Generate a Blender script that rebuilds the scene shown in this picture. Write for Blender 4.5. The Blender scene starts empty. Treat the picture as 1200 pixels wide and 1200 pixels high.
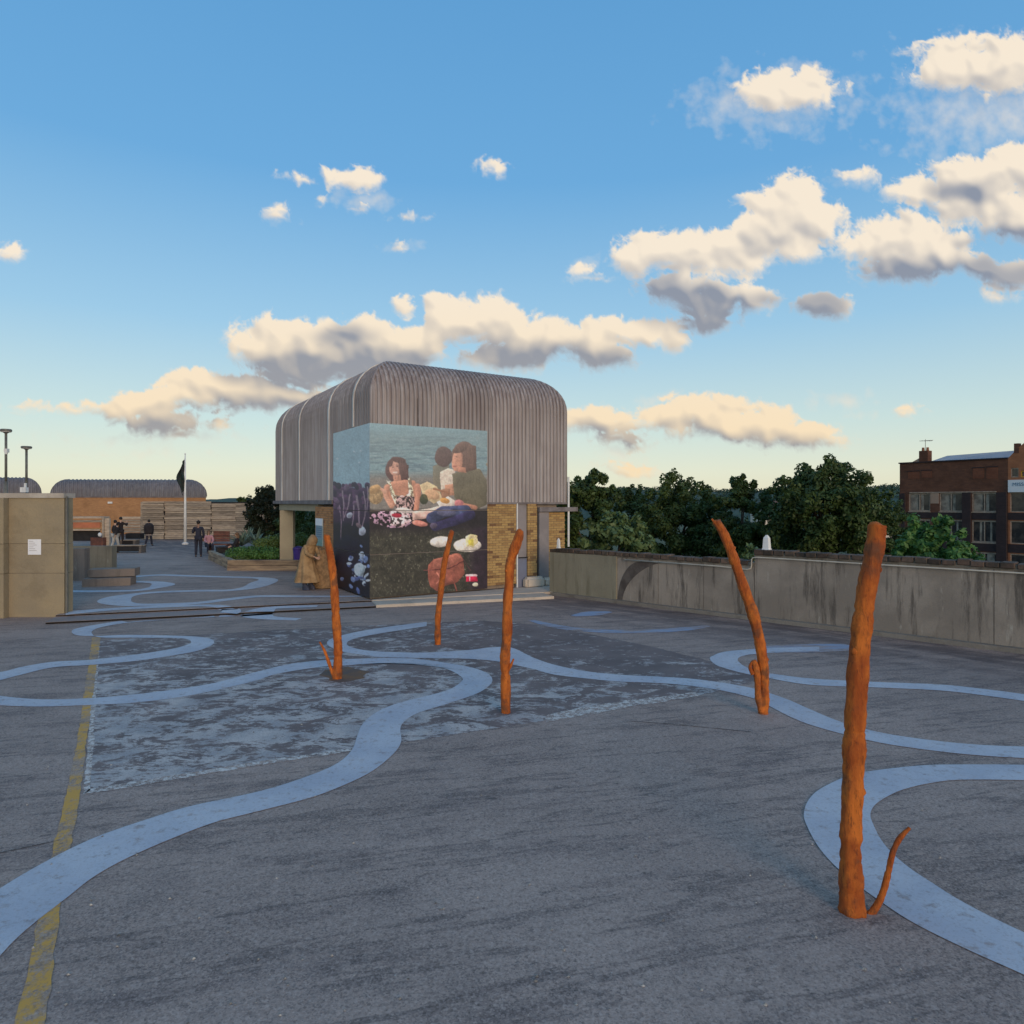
import bpy, bmesh, math, random
import numpy as np
from mathutils import Vector, Matrix
rnd = random.Random(7)
npr = np.random.RandomState(11)
S = bpy.context.scene
COL = S.collection

# ------------------------------------------------------------------ camera
F, H, HX, HY = 810.0, 2.75, 600.0, 589.0
cam = bpy.data.cameras.new('camera'); cam.sensor_width = 36; cam.lens = 36 * F / 1200
cam.shift_y = -(600 - HY) / 1200; cam.clip_start = 0.1; cam.clip_end = 8000
co = bpy.data.objects.new('camera', cam); COL.objects.link(co)
co.location = (0, 0, H); co.rotation_euler = (math.radians(90), 0, 0)
S.camera = co
S.view_settings.view_transform = 'Standard'; S.view_settings.look = 'None'
S.view_settings.gamma = 1; S.view_settings.exposure = 0.66; S.view_settings.use_curve_mapping = False

# ------------------------------------------------------------------ sky and sun
SUN_EL, SUN_AZ = math.radians(10), math.radians(158)     # azimuth clockwise from +Y: behind the camera, a little right
W = bpy.data.worlds.new('World'); S.world = W; W.use_nodes = True
def sky_nodes():
    nt = W.node_tree; N = nt.nodes; L = nt.links; N.clear()
    def nd(t, **k):
        n = N.new(t)
        for a, b in k.items(): setattr(n, a, b)
        return n
    def math_(op, a, b=None, clamp=False):
        n = nd('ShaderNodeMath', operation=op, use_clamp=clamp)
        for i, v in enumerate((a, b)):
            if v is None: continue
            if isinstance(v, (int, float)): n.inputs[i].default_value = v
            else: L.new(v, n.inputs[i])
        return n.outputs[0]
    def vm(op, a, b, c=None):
        n = nd('ShaderNodeVectorMath', operation=op)
        for i, v in enumerate((a, b, c)):
            if v is None: continue
            if isinstance(v, tuple): n.inputs[i].default_value = v
            else: L.new(v, n.inputs[i])
        return n.outputs[1] if op == 'LENGTH' else n.outputs[0]
    def mapr(v, a, b, c=0.0, d=1.0, smooth=True):
        n = nd('ShaderNodeMapRange', interpolation_type='SMOOTHSTEP' if smooth else 'LINEAR')
        L.new(v, n.inputs[0]); n.inputs[1].default_value = a; n.inputs[2].default_value = b
        n.inputs[3].default_value = c; n.inputs[4].default_value = d
        return n.outputs[0]
    def mixc(f, a, b, bt='MIX'):
        n = nd('ShaderNodeMix', data_type='RGBA', blend_type=bt)
        if isinstance(f, float): n.inputs[0].default_value = f
        else: L.new(f, n.inputs[0])
        for i, v in ((6, a), (7, b)):
            if isinstance(v, tuple): n.inputs[i].default_value = v + (1,)
            else: L.new(v, n.inputs[i])
        return n.outputs[2]
    sky = nd('ShaderNodeTexSky', sky_type='NISHITA', sun_disc=False, sun_elevation=SUN_EL, sun_rotation=SUN_AZ,
             altitude=0, air_density=1.0, dust_density=0.6, ozone_density=2.0)
    tc = nd('ShaderNodeTexCoord'); sep = nd('ShaderNodeSeparateXYZ'); L.new(tc.outputs['Generated'], sep.inputs[0])
    az = math_('ARCTAN2', sep.outputs[0], sep.outputs[1]); el = math_('ARCSINE', sep.outputs[2])
    p = nd('ShaderNodeCombineXYZ'); L.new(az, p.inputs[0]); L.new(el, p.inputs[1]); p = p.outputs[0]
    # clear sky: the Nishita sky graded by elevation (blue above, pale cream at the horizon)
    ramp = nd('ShaderNodeValToRGB'); cr = ramp.color_ramp
    stops = [(0.0, (0.66, 0.62, 0.46)), (0.035, (0.64, 0.655, 0.53)), (0.09, (0.50, 0.62, 0.60)), (0.20, (0.28, 0.49, 0.66)),
             (0.36, (0.122, 0.340, 0.610)), (0.60, (0.085, 0.280, 0.550)), (1.0, (0.080, 0.250, 0.50))]
    while len(cr.elements) < len(stops): cr.elements.new(0.5)
    for e, (q, c) in zip(cr.elements, stops): e.position = q; e.color = c + (1,)
    L.new(mapr(el, 0.0, 1.2, 0, 1, False), ramp.inputs[0])
    nish = mixc(1.0, sky.outputs[0], (SKY_K, SKY_K, SKY_K), 'MULTIPLY')
    clear = mixc(0.86, nish, ramp.outputs[0])
    # scattered cumulus added outside the view, to brighten and whiten the sky's light
    n2 = nd('ShaderNodeTexNoise'); L.new(vm('MULTIPLY', p, (2.2, 5.0, 1)), n2.inputs['Vector']); n2.inputs['Scale'].default_value = 1.6; n2.inputs['Detail'].default_value = 4
    cl = math_('MULTIPLY', mapr(n2.outputs[0], 0.56, 0.64), mapr(math_('ABSOLUTE', az), 0.95, 1.2))
    col = mixc(math_('MULTIPLY', cl, mapr(el, 0.02, 0.10)), clear, (0.80, 0.70, 0.58))
    bg = nd('ShaderNodeBackground'); L.new(col, bg.inputs[0]); bg.inputs[1].default_value = SKY_STRENGTH
    out = nd('ShaderNodeOutputWorld'); L.new(bg.outputs[0], out.inputs[0])
SKY_K = 0.12
SKY_STRENGTH = 0.78
CLOUDS = [(320,400,46,28),(370,403,52,28),(430,400,52,25),(480,402,45,22),(507,362,16,18),(530,378,40,26),(580,382,45,27),(640,398,45,23),
 (690,402,40,22),(722,385,20,14),(757,392,30,18),(784,402,20,12),(474,364,12,15),(365,432,52,20),(440,428,60,20),(700,422,45,14),(600,415,60,20),
 (75,481,45,6),(130,480,40,12),(170,472,40,17),(232,455,42,22),(285,462,50,19),(330,470,45,14),(365,474,32,10),(185,498,40,12),(262,499,34,5),(205,512,25,6),
 (757,298,38,24),(800,300,40,26),(850,295,45,27),(900,272,45,30),(937,243,38,32),(965,262,28,26),(930,285,40,18),(885,240,20,12),
 (790,335,38,15),(825,352,50,18),(885,348,28,16),(825,380,38,12),(698,327,16,4),(684,313,9,7),(962,360,34,15),
 (1030,288,42,16),(1060,275,50,22),(1100,290,45,20),(1060,315,50,16),(1112,308,34,16),(1080,225,40,16),(1120,215,45,25),(1160,208,40,27),
 (1192,192,30,26),(1140,245,45,22),(1200,255,50,30),(1250,215,50,45),(1002,203,20,8),(1170,320,50,14),
 (790,492,38,17),(832,484,42,19),(880,497,52,19),(930,510,46,14),(968,521,28,6),(850,508,55,12),
 (690,492,42,16),(735,495,26,11),(722,514,34,9),(742,527,15,5),
 (412,207,34,14),(354,213,22,6),(577,197,17,9),(475,255,18,5),(467,291,16,8),(411,243,11,5),(8,295,24,9),(326,254,14,7),(377,234,10,4),
 (1173,346,12,5),(1062,480,16,4),(738,553,30,9),(785,465,10,4),(920,108,62,22),(1150,78,80,34)]
GREYS = [(350,437,75,20),(450,428,80,16),(700,428,50,12),(600,418,60,10),(300,482,75,9),(200,507,45,6),(170,496,45,5),(345,482,50,7),
 (820,358,62,22),(775,340,40,10),(825,380,40,14),(905,352,16,7),(962,360,40,20),(1070,322,60,12),(1165,322,60,14),(1190,285,40,12),
 (860,521,60,8),(930,523,45,6),(690,506,45,4),(735,520,30,7),(1130,225,20,8),(400,395,30,8)]
sky_nodes()

sun = bpy.data.lights.new('sun', 'SUN'); sun.energy = 1.15; sun.angle = math.radians(26); sun.color = (1.0, 0.74, 0.52)
so = bpy.data.objects.new('sun', sun); COL.objects.link(so)
sd = Vector((math.sin(SUN_AZ) * math.cos(SUN_EL), math.cos(SUN_AZ) * math.cos(SUN_EL), math.sin(SUN_EL)))
so.rotation_euler = sd.to_track_quat('Z', 'Y').to_euler(); so.location = (0, 0, 60)

# ------------------------------------------------------------------ helpers
def V(*a): return Vector(a)
def at(px, py, Y):                       # the point at depth Y that shows at pixel (px, py) of the photograph
    return Vector(((px - HX) / F * Y, Y, H - (py - HY) / F * Y))
def gp(px, py, z=0.0):
    Y = F * (H - z) / (py - HY); return Vector(((px - HX) / F * Y, Y, z))
class MB:
    def __init__(s): s.v = []; s.f = []; s.m = []
    def add(s, vs, fs, mi=0):
        b = len(s.v); s.v += [tuple(p) for p in vs]; s.f += [tuple(i + b for i in f) for f in fs]; s.m += [mi] * len(fs); return s
    def par(s, o, a, b, c, mi=0):         # parallelepiped from a corner and three edge vectors
        o, a, b, c = map(Vector, (o, a, b, c))
        P = [o, o+a, o+a+b, o+b, o+c, o+a+c, o+a+b+c, o+b+c]
        fs = [(0,3,2,1),(4,5,6,7),(0,1,5,4),(1,2,6,5),(2,3,7,6),(3,0,4,7)]
        if a.cross(b).dot(c) < 0: fs = [f[::-1] for f in fs]
        return s.add(P, fs, mi)
    def box(s, c, sz, rz=0.0, mi=0):      # box centred on c
        R = Matrix.Rotation(rz, 3, 'Z'); a, b, d = R @ V(sz[0],0,0), R @ V(0,sz[1],0), V(0,0,sz[2])
        return s.par(Vector(c) - a/2 - b/2 - d/2, a, b, d, mi)
    def prism(s, pts, z0, z1, mi=0):
        n = len(pts); P = [(p[0], p[1], z0) for p in pts] + [(p[0], p[1], z1) for p in pts]
        return s.add(P, [tuple(range(n))[::-1], tuple(range(n, 2*n))] + [(i, (i+1) % n, n + (i+1) % n, n + i) for i in range(n)], mi)
    def tube(s, pts, rad, n=10, cap=True, jit=0.0, rs=None, mi=0, ridge=None):
        pts = [Vector(p) for p in pts]
        if not hasattr(rad, '__len__'): rad = [rad] * len(pts)
        rings = []; up = V(0.13, 0.97, 0.1)
        for i, p in enumerate(pts):
            t = (pts[min(i+1, len(pts)-1)] - pts[max(i-1, 0)]).normalized()
            x = t.cross(up)
            if x.length < 0.05: x = t.cross(V(0, 0.2, 1))
            x.normalize(); y = t.cross(x)
            rings.append([p + (x * math.cos(2*math.pi*k/n) + y * math.sin(2*math.pi*k/n)) * rad[i] * (1 + (rs.uniform(-jit, jit) if rs else 0))*(1 + (ridge[k % len(ridge)]*(.7+.5*math.sin(i*.31+k)) if ridge else 0)) for k in range(n)])
        fs = []
        for i in range(len(pts)-1):
            for k in range(n): fs.append((i*n+k, i*n+(k+1) % n, (i+1)*n+(k+1) % n, (i+1)*n+k))
        if cap: fs += [tuple(range(n))[::-1], tuple((len(pts)-1)*n + k for k in range(n))]
        return s.add([q for r in rings for q in r], fs, mi)
    def lathe(s, c, prof, n=16, mi=0):
        c = Vector(c); vs = []
        for (r, z) in prof: vs += [c + V(r*math.cos(2*math.pi*k/n), r*math.sin(2*math.pi*k/n), z) for k in range(n)]
        fs = [(i*n+k, i*n+(k+1) % n, (i+1)*n+(k+1) % n, (i+1)*n+k) for i in range(len(prof)-1) for k in range(n)]
        fs += [tuple(range(n))[::-1], tuple((len(prof)-1)*n + k for k in range(n))]
        return s.add(vs, fs, mi)
    def ell(s, c, r, n=10, m=7, mi=0):
        return s.lathe(c, [(max(0.001, math.sin(math.pi*i/m)) * r[0], -math.cos(math.pi*i/m) * r[2]) for i in range(m+1)], n, mi)
def root_loc(o):
    while o is not None and o.parent is not None: o = o.parent
    return o.location.copy() if o is not None else V(0, 0, 0)
def build(name, mb, mat, parent=None, smooth=False, origin=None):
    me = bpy.data.meshes.new(name)
    vs = np.array(mb.v, dtype=np.float32)
    if parent is not None: off = root_loc(parent)
    elif origin is not None: off = Vector(origin)
    else:
        mn, mx = vs.min(0), vs.max(0); off = V((mn[0]+mx[0])/2, (mn[1]+mx[1])/2, mn[2])
    vs = vs - np.array(off, dtype=np.float32)
    me.from_pydata(vs.tolist(), [], mb.f)
    for m in (mat if isinstance(mat, (list, tuple)) else [mat]): me.materials.append(m)
    if any(mb.m): me.polygons.foreach_set('material_index', mb.m)
    if smooth: me.polygons.foreach_set('use_smooth', [True] * len(me.polygons))
    me.update()
    o = bpy.data.objects.new(name, me); COL.objects.link(o)
    if parent is not None: o.parent = parent
    else: o.location = off
    return o
def tag(o, label=None, cat=None, group=None, kind=None):
    if label: o['label'] = label
    if cat: o['category'] = cat
    if group: o['group'] = group
    if kind: o['kind'] = kind
    return o
def thing(name, loc, label, cat, group=None, rz=0):
    o = bpy.data.objects.new(name, None); COL.objects.link(o); o.location = Vector(loc); o.empty_display_size = 0.2
    o.rotation_euler = (0, 0, rz); return tag(o, label, cat, group)
def dup(root, loc, label, rz=None):
    r = root.copy(); COL.objects.link(r); r.location = Vector(loc); r['label'] = label
    if rz is not None: r.rotation_euler = (0, 0, rz)
    for ch in list(root.children):
        c = ch.copy(); COL.objects.link(c); c.parent = r
        for g in list(ch.children):
            d = g.copy(); COL.objects.link(d); d.parent = c
    return r

def vnoise(shape, cell, seed, oct=4):
    r = np.random.RandomState(seed); out = np.zeros(shape); amp = 1; tot = 0
    for o in range(oct):
        cy, cx = max(2, int(shape[0]/cell[1])+2), max(2, int(shape[1]/cell[0])+2); g_ = r.rand(cy+1, cx+1)
        y = np.linspace(0, cy-1.001, shape[0]); x = np.linspace(0, cx-1.001, shape[1]); yi, xi = y.astype(int), x.astype(int); fy, fx = y-yi, x-xi
        fy = fy*fy*(3-2*fy); fx = fx*fx*(3-2*fx)
        a_ = g_[np.ix_(yi, xi)]; b_ = g_[np.ix_(yi, xi+1)]; c__ = g_[np.ix_(yi+1, xi)]; d_ = g_[np.ix_(yi+1, xi+1)]
        out += amp*((a_*(1-fx)+b_*fx)*(1-fy[:, None]) + (c__*(1-fx)+d_*fx)*fy[:, None]); tot += amp; amp *= .6; cell = (max(1.5, cell[0]/2), max(1.5, cell[1]/2))
    return out/tot

# ------------------------------------------------------------------ clouds: a far shell of the sky, shaped and shaded in numpy
def clouds():
    st = 1.25; x0, x1, y0, y1 = -260, 1460, -70, 584
    nx, ny = int((x1-x0)/st), int((y1-y0)/st); sh = (ny, nx)
    X_, Y_ = np.meshgrid(np.linspace(x0, x1, nx), np.linspace(y0, y1, ny))
    def perlin(x, y, seed):
        r = np.random.RandomState(seed); p = r.permutation(512); ga = r.uniform(0, 2*np.pi, 512); gx_, gy_ = np.cos(ga), np.sin(ga)
        c_, s_ = math.cos(.6+seed), math.sin(.6+seed); x, y = x*c_ - y*s_ + 37.3, x*s_ + y*c_ + 91.7
        xi, yi = np.floor(x).astype(int), np.floor(y).astype(int); fx, fy = x-xi, y-yi; u = fx**3*(fx*(fx*6-15)+10); v = fy**3*(fy*(fy*6-15)+10)
        def g(ix, iy, dx, dy): h = p[(p[ix & 511] + iy) & 511]; return gx_[h]*dx + gy_[h]*dy
        a = g(xi, yi, fx, fy)*(1-u) + g(xi+1, yi, fx-1, fy)*u; b = g(xi, yi+1, fx, fy-1)*(1-u) + g(xi+1, yi+1, fx-1, fy-1)*u
        return (a*(1-v) + b*v)*1.4
    def fb(cell, seed, oct=5):
        out = 0; a_ = 1; t = 0
        for o in range(oct): out = out + a_*perlin(X_/cell, Y_/cell, seed*7+o); t += a_; a_ *= .55; cell /= 2.03
        return out/t*.42
    def bil(cell, seed, oct=5):                      # rounded cauliflower noise
        out = 0; a_ = 1; t = 0
        for o in range(oct): out = out + a_*np.abs(perlin((X_+WX)/cell, (Y_+WY)/cell, seed+o)); t += a_; a_ *= .58; cell /= 2.05
        return 1 - out/t
    WX, WY = fb(40, 5)*50, fb(40, 6)*50
    wx, wy = fb(80, 1)*50 + fb(20, 2)*14, fb(80, 3)*32 + fb(20, 4)*14
    XW_, YW_ = X_ + wx, Y_ + wy
    def field(B, soft=False):
        d = np.full(sh, -9.0); s_ = np.zeros(sh)
        for (cx, cy, rx, ry) in B:
            l = 1.0 - np.sqrt(((XW_-cx)/rx)**2 + ((YW_-cy)/ry)**2)
            d = np.maximum(d, l*min(1.0, ry/22)); s_ += np.exp(-3.0*(1-l)**2)
        return d + np.clip(s_-.05, 0, 1)*.18
    bw = bil(46, 20, 6); bs_ = bil(9, 40, 4); fine = fb(7, 60, 3)
    d = field([(a_, b_, c_*1.16, e_*1.18) for a_, b_, c_, e_ in CLOUDS]) + (bw-.76)*1.35 + (bs_-.74)*.22 + fb(60, 70)*.6 + .10
    below = np.roll(d, -int(10/st), 0) - d            # soft, ragged bases; crisp tops
    w = np.clip(.34 + .9*np.clip(-below, 0, .6), .3, .8)
    al = np.clip((d-.0)/w, 0, 1); al = al*al*(3-2*al)
    wisp = np.clip(field(WISPS)*.8 + fb(26, 80)*2.2, 0, 1)*.55
    def blur(q, r):
        r = max(1, int(r/st))
        for _ in range(3):
            for ax in (0, 1):
                c = np.cumsum(np.pad(q, [(r+1, r) if k == ax else (0, 0) for k in (0, 1)], mode='edge'), ax)
                q = (np.take(c, range(2*r+1, c.shape[ax]), ax) - np.take(c, range(0, c.shape[ax]-2*r-1), ax))/(2*r+1)
        return q
    puff = blur(bil(46, 20, 3), 3.0); soft = blur(np.clip(d, 0, 1.1), 7)
    hf = np.sqrt(soft+.03)*26 + puff*30
    gy, gx = np.gradient(hf, st)
    ln = np.array([.40, .66, .64]); nz = 1/np.sqrt(1+gx**2+gy**2); lam = (-gx*ln[0] + gy*ln[1] + ln[2])*nz   # image y runs down
    lam = blur(np.clip(lam, -.2, 1), 1.6)
    occ = 0
    for k, wt in ((9, .2), (17, .3), (28, .3), (42, .2)):
        n_ = int(k/st); m_ = int(k*.3/st); occ = occ + wt*np.roll(np.roll(al, n_, 0), -m_, 1)
    occ = blur(occ, 4)
    g_ = np.clip(field(GREYS)*1.5 + .78 + fb(38, 90)*1.3 - (puff-.74)*1.5, 0, 1); g_ = blur(g_*g_*(3-2*g_), 4)
    lit = np.clip(.50*lam + .70 - .42*np.clip(occ-.5, 0, 1) + fb(22, 97)*.25 + fine*.05, 0, 1)
    lit = np.clip(lit*1.04 - g_*.80, 0, 1)[..., None]
    low = np.clip((Y_-330)/230, 0, 1)[..., None]
    cream = np.array([1.0, .87, .70])*(1-low) + np.array([1.0, .78, .50])*low
    grey = np.array([.27, .30, .37])*(1-low) + np.array([.38, .36, .35])*low
    lt_ = lit**1.15
    col = grey*(1-lt_) + cream*lt_*.95
    thin = np.clip(al*1.0, 0, 1)[..., None]
    col = col*(.55+.45*thin) + np.array([.75, .74, .72])*(.45-.45*thin)
    a = np.maximum(al*.97, wisp*np.clip(1-al, 0, 1)); a *= np.clip((584-Y_)/25, 0, 1)
    k_ = 1/2**S.view_settings.exposure
    D = np.stack([(X_-HX)/F, np.ones(sh), (HY-Y_)/F], -1); D /= np.linalg.norm(D, axis=-1, keepdims=True); Pw = D*5200.0; Pw[..., 2] += H
    idx = np.arange(nx*ny).reshape(ny, nx); keep = (np.maximum.reduce([a[:-1, :-1], a[1:, :-1], a[1:, 1:], a[:-1, 1:]]) > .012)
    q = np.stack([idx[:-1, :-1], idx[1:, :-1], idx[1:, 1:], idx[:-1, 1:]], -1)[keep]
    used, inv = np.unique(q, return_inverse=True); inv = inv.reshape(-1, 4)
    me = bpy.data.meshes.new('sky_clouds'); me.vertices.add(len(used)); me.vertices.foreach_set('co', Pw.reshape(-1, 3)[used].astype(np.float32).ravel())
    me.loops.add(inv.size); me.loops.foreach_set('vertex_index', inv.ravel().astype(np.int32)); me.polygons.add(len(inv)); me.polygons.foreach_set('loop_start', np.arange(0, inv.size, 4).astype(np.int32)); me.update(calc_edges=True)
    ca = me.color_attributes.new('cloud', 'FLOAT_COLOR', 'POINT'); cc = np.ones((len(used), 4), np.float32); cc[:, :3] = (col*k_).reshape(-1, 3)[used]; cc[:, 3] = a.ravel()[used]; ca.data.foreach_set('color', cc.ravel())
    m = bpy.data.materials.new('cloud'); m.use_nodes = True; t = m.node_tree; t.nodes.clear()
    vc = t.nodes.new('ShaderNodeVertexColor'); vc.layer_name = 'cloud'; em = t.nodes.new('ShaderNodeEmission'); tr = t.nodes.new('ShaderNodeBsdfTransparent'); mx = t.nodes.new('ShaderNodeMixShader'); o_ = t.nodes.new('ShaderNodeOutputMaterial')
    t.links.new(vc.outputs['Color'], em.inputs[0]); t.links.new(vc.outputs['Alpha'], mx.inputs[0]); t.links.new(tr.outputs[0], mx.inputs[1]); t.links.new(em.outputs[0], mx.inputs[2]); t.links.new(mx.outputs[0], o_.inputs[0])
    m.cycles.emission_sampling = 'NONE'
    me.materials.append(m); o = bpy.data.objects.new('sky_clouds', me); COL.objects.link(o); o['kind'] = 'structure'; print('cloud quads', len(inv))
WISPS = [(1000,212,26,10),(330,258,18,8),(985,470,40,12),(1010,485,30,8),(730,535,40,14),(470,290,24,10),(180,512,90,8),(450,545,80,5),(100,532,90,5),(690,310,20,14),(1170,120,160,70),(905,120,110,45),(770,465,30,8),(420,235,40,18)]
clouds()

# ------------------------------------------------------------------ materials
class NT:
    def __init__(s, name):
        s.m = bpy.data.materials.new(name); s.m.use_nodes = True; s.t = s.m.node_tree
        s.b = s.t.nodes['Principled BSDF']
        g = s.t.nodes.new('ShaderNodeNewGeometry'); s.geo = g; s.pos = g.outputs['Position']; s.isl = g.outputs['Random Per Island']
    def link(s, a, b): s.t.links.new(a, b)
    def inp(s, n, i, v):
        if v is None: return
        if isinstance(v, (int, float)): n.inputs[i].default_value = v
        elif isinstance(v, tuple): n.inputs[i].default_value = v + (1,) if n.inputs[i].type == 'RGBA' and len(v) == 3 else v
        else: s.link(v, n.inputs[i])
    def noise(s, scale, detail=5, rough=0.6, vscale=None, vec=None, dist=0, rz=0):
        n = s.t.nodes.new('ShaderNodeTexNoise'); v = vec or s.pos
        if vscale:
            mp = s.t.nodes.new('ShaderNodeMapping'); s.link(v, mp.inputs[0]); mp.inputs['Scale'].default_value = vscale
            if rz:
                m2 = s.t.nodes.new('ShaderNodeMapping'); s.link(v, m2.inputs[0]); m2.inputs['Rotation'].default_value = (0, 0, rz); s.link(m2.outputs[0], mp.inputs[0])
            v = mp.outputs[0]
        s.link(v, n.inputs['Vector']); n.inputs['Scale'].default_value = scale; n.inputs['Detail'].default_value = detail
        n.inputs['Roughness'].default_value = rough; n.inputs['Distortion'].default_value = dist
        return n.outputs[0]
    def ramp(s, v, a, b, c=0.0, d=1.0):
        n = s.t.nodes.new('ShaderNodeMapRange'); n.interpolation_type = 'SMOOTHSTEP'; s.inp(n, 0, v)
        for i, q in enumerate((a, b, c, d)): n.inputs[i+1].default_value = q
        return n.outputs[0]
    def math(s, op, a, b=None, clamp=False):
        n = s.t.nodes.new('ShaderNodeMath'); n.operation = op; n.use_clamp = clamp; s.inp(n, 0, a); s.inp(n, 1, b); return n.outputs[0]
    def mix(s, f, a, b, bt='MIX'):
        n = s.t.nodes.new('ShaderNodeMix'); n.data_type = 'RGBA'; n.blend_type = bt; s.inp(n, 0, f); s.inp(n, 6, a); s.inp(n, 7, b); return n.outputs[2]
    def xyz(s):
        n = s.t.nodes.new('ShaderNodeSeparateXYZ'); s.link(s.pos, n.inputs[0]); return n.outputs
    def bump(s, h, strength=0.3, dist=0.02):
        n = s.t.nodes.new('ShaderNodeBump'); s.link(h, n.inputs['Height']); n.inputs['Strength'].default_value = strength; n.inputs['Distance'].default_value = dist
        s.link(n.outputs[0], s.b.inputs['Normal'])
    def fin(s, col, rough=0.8, metal=0.0, spec=0.3):
        s.inp(s.b, 'Base Color', col) if not isinstance(col, tuple) else setattr(s.b.inputs['Base Color'], 'default_value', col + (1,))
        s.inp(s.b, 'Roughness', rough); s.b.inputs['Metallic'].default_value = metal; s.b.inputs['Specular IOR Level'].default_value = spec
        return s.m
def mat(name, c1, c2=None, scale=3.0, rough=0.8, vscale=None, bump=0.0, bscale=40, isl=0.0, metal=0.0, spec=0.3, dist=0.01, lo=0.35, hi=0.65, obj=0.0):
    t = NT(name); c2 = c2 or tuple(x * 0.7 for x in c1)
    n = t.noise(scale, 6, 0.62, vscale)
    col = t.mix(t.ramp(n, lo, hi), c1, c2)
    if isl:
        k = t.math('ADD', t.math('MULTIPLY', t.isl, 2*isl), 1 - isl)
        col = t.mix(1.0, col, _grey(t, k), 'MULTIPLY')
    if obj:
        oi = t.t.nodes.new('ShaderNodeObjectInfo')
        k = t.math('ADD', t.math('MULTIPLY', oi.outputs['Random'], 2*obj), 1 - obj)
        col = t.mix(1.0, col, _grey(t, k), 'MULTIPLY')
    if bump: t.bump(t.noise(bscale, 5, 0.65, vscale), bump, dist)
    return t.fin(col, rough, metal, spec)
def _grey(t, k):
    n = t.t.nodes.new('ShaderNodeCombineColor')
    for i in range(3): t.link(k, n.inputs[i])
    return n.outputs[0]

STREAK = math.radians(-14)
def deck_col(t):
    big = t.noise(0.35, 4, 0.6); mid = t.noise(1.7, 6, 0.65); fine = t.noise(60, 4, 0.7); 
    st = t.noise(1.0, 9, 0.74, vscale=(0.55, 2.2, 1), rz=STREAK, dist=0.1)
    c = t.mix(t.ramp(big, 0.3, 0.7), (0.315, 0.232, 0.190), (0.430, 0.318, 0.260))
    c = t.mix(t.math('MULTIPLY', t.ramp(mid, 0.48, 0.70), 0.45), c, (0.215, 0.165, 0.145))
    c = t.mix(t.math('MULTIPLY', t.ramp(st, 0.49, 0.68), 0.78), c, (0.088, 0.066, 0.066))
    rz_ = t.noise(0.85, 5, 0.6, vscale=(0.25, 1.9, 1), rz=STREAK, dist=0.15)
    ridge = t.ramp(t.math('ABSOLUTE', t.math('SUBTRACT', rz_, 0.5)), 0.030, 0.004)
    brk = t.ramp(t.noise(2.6, 6, 0.75, vscale=(0.8, 1.6, 1), rz=STREAK), 0.38, 0.56)
    c = t.mix(t.math('MULTIPLY', t.math('MULTIPLY', ridge, brk), 0.65), c, (0.085, 0.066, 0.062))
    c = t.mix(t.math('MULTIPLY', t.ramp(fine, 0.35, 0.75), 0.40), c, (0.54, 0.42, 0.36))
    pit = t.noise(8, 8, 0.8, vscale=(0.6, 1.3, 1), rz=STREAK)
    grain = t.noise(38, 8, 0.85, vscale=(0.8, 1.1, 1), rz=STREAK)
    zone = t.ramp(t.noise(0.55, 4, 0.6, vscale=(0.6, 1.4, 1), rz=STREAK), 0.42, 0.62)
    c = t.mix(t.math('MULTIPLY', t.math('MULTIPLY', t.ramp(grain, 0.46, 0.66), 0.85), t.math('ADD', t.math('MULTIPLY', zone, 0.75), 0.25)), c, (0.070, 0.052, 0.050))
    c = t.mix(t.math('MULTIPLY', t.ramp(pit, 0.55, 0.66), 0.75), c, (0.075, 0.066, 0.065))
    for sc, lo_, hi_, k_ in ((48, 0.62, 1.0, 0.22), (95, 0.55, 1.0, 0.26)):      # aggregate: stones lighter and darker than the binder
        v = t.t.nodes.new('ShaderNodeTexVoronoi'); t.link(t.pos, v.inputs['Vector']); v.inputs['Scale'].default_value = sc
        sp = t.t.nodes.new('ShaderNodeSeparateColor'); t.link(v.outputs['Color'], sp.inputs[0])
        c = t.mix(t.math('MULTIPLY', t.ramp(sp.outputs[0], lo_, hi_), k_), c, (0.60, 0.47, 0.40)); c = t.mix(t.math('MULTIPLY', t.ramp(sp.outputs[1], lo_+.05, hi_), k_+.1), c, (0.075, 0.060, 0.055))
    return c, st, fine, pit
def deck_mat():
    t = NT('asphalt'); c, st, fine, pit = deck_col(t)
    x, y, z = t.xyz()
    # deck colour darkens in a broken band towards the parapet and the far kerb
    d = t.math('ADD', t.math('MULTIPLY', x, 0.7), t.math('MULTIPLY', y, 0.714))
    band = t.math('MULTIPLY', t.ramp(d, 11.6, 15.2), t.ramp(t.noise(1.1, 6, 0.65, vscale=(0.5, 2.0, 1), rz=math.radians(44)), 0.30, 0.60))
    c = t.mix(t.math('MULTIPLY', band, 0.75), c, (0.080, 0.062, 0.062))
    vor = t.t.nodes.new('ShaderNodeTexVoronoi'); t.link(t.pos, vor.inputs['Vector']); vor.inputs['Scale'].default_value = 2.3
    fleck = t.ramp(vor.outputs['Distance'], 0.014, 0.009)
    c = t.mix(t.math('MULTIPLY', fleck, 0.8), c, (0.5, 0.5, 0.46))
    h = t.math('ADD', t.math('MULTIPLY', fine, 0.6), t.math('MULTIPLY', pit, -0.5))
    t.bump(h, 0.3, 0.008)
    return t.fin(c, 0.85, spec=0.25)
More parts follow.
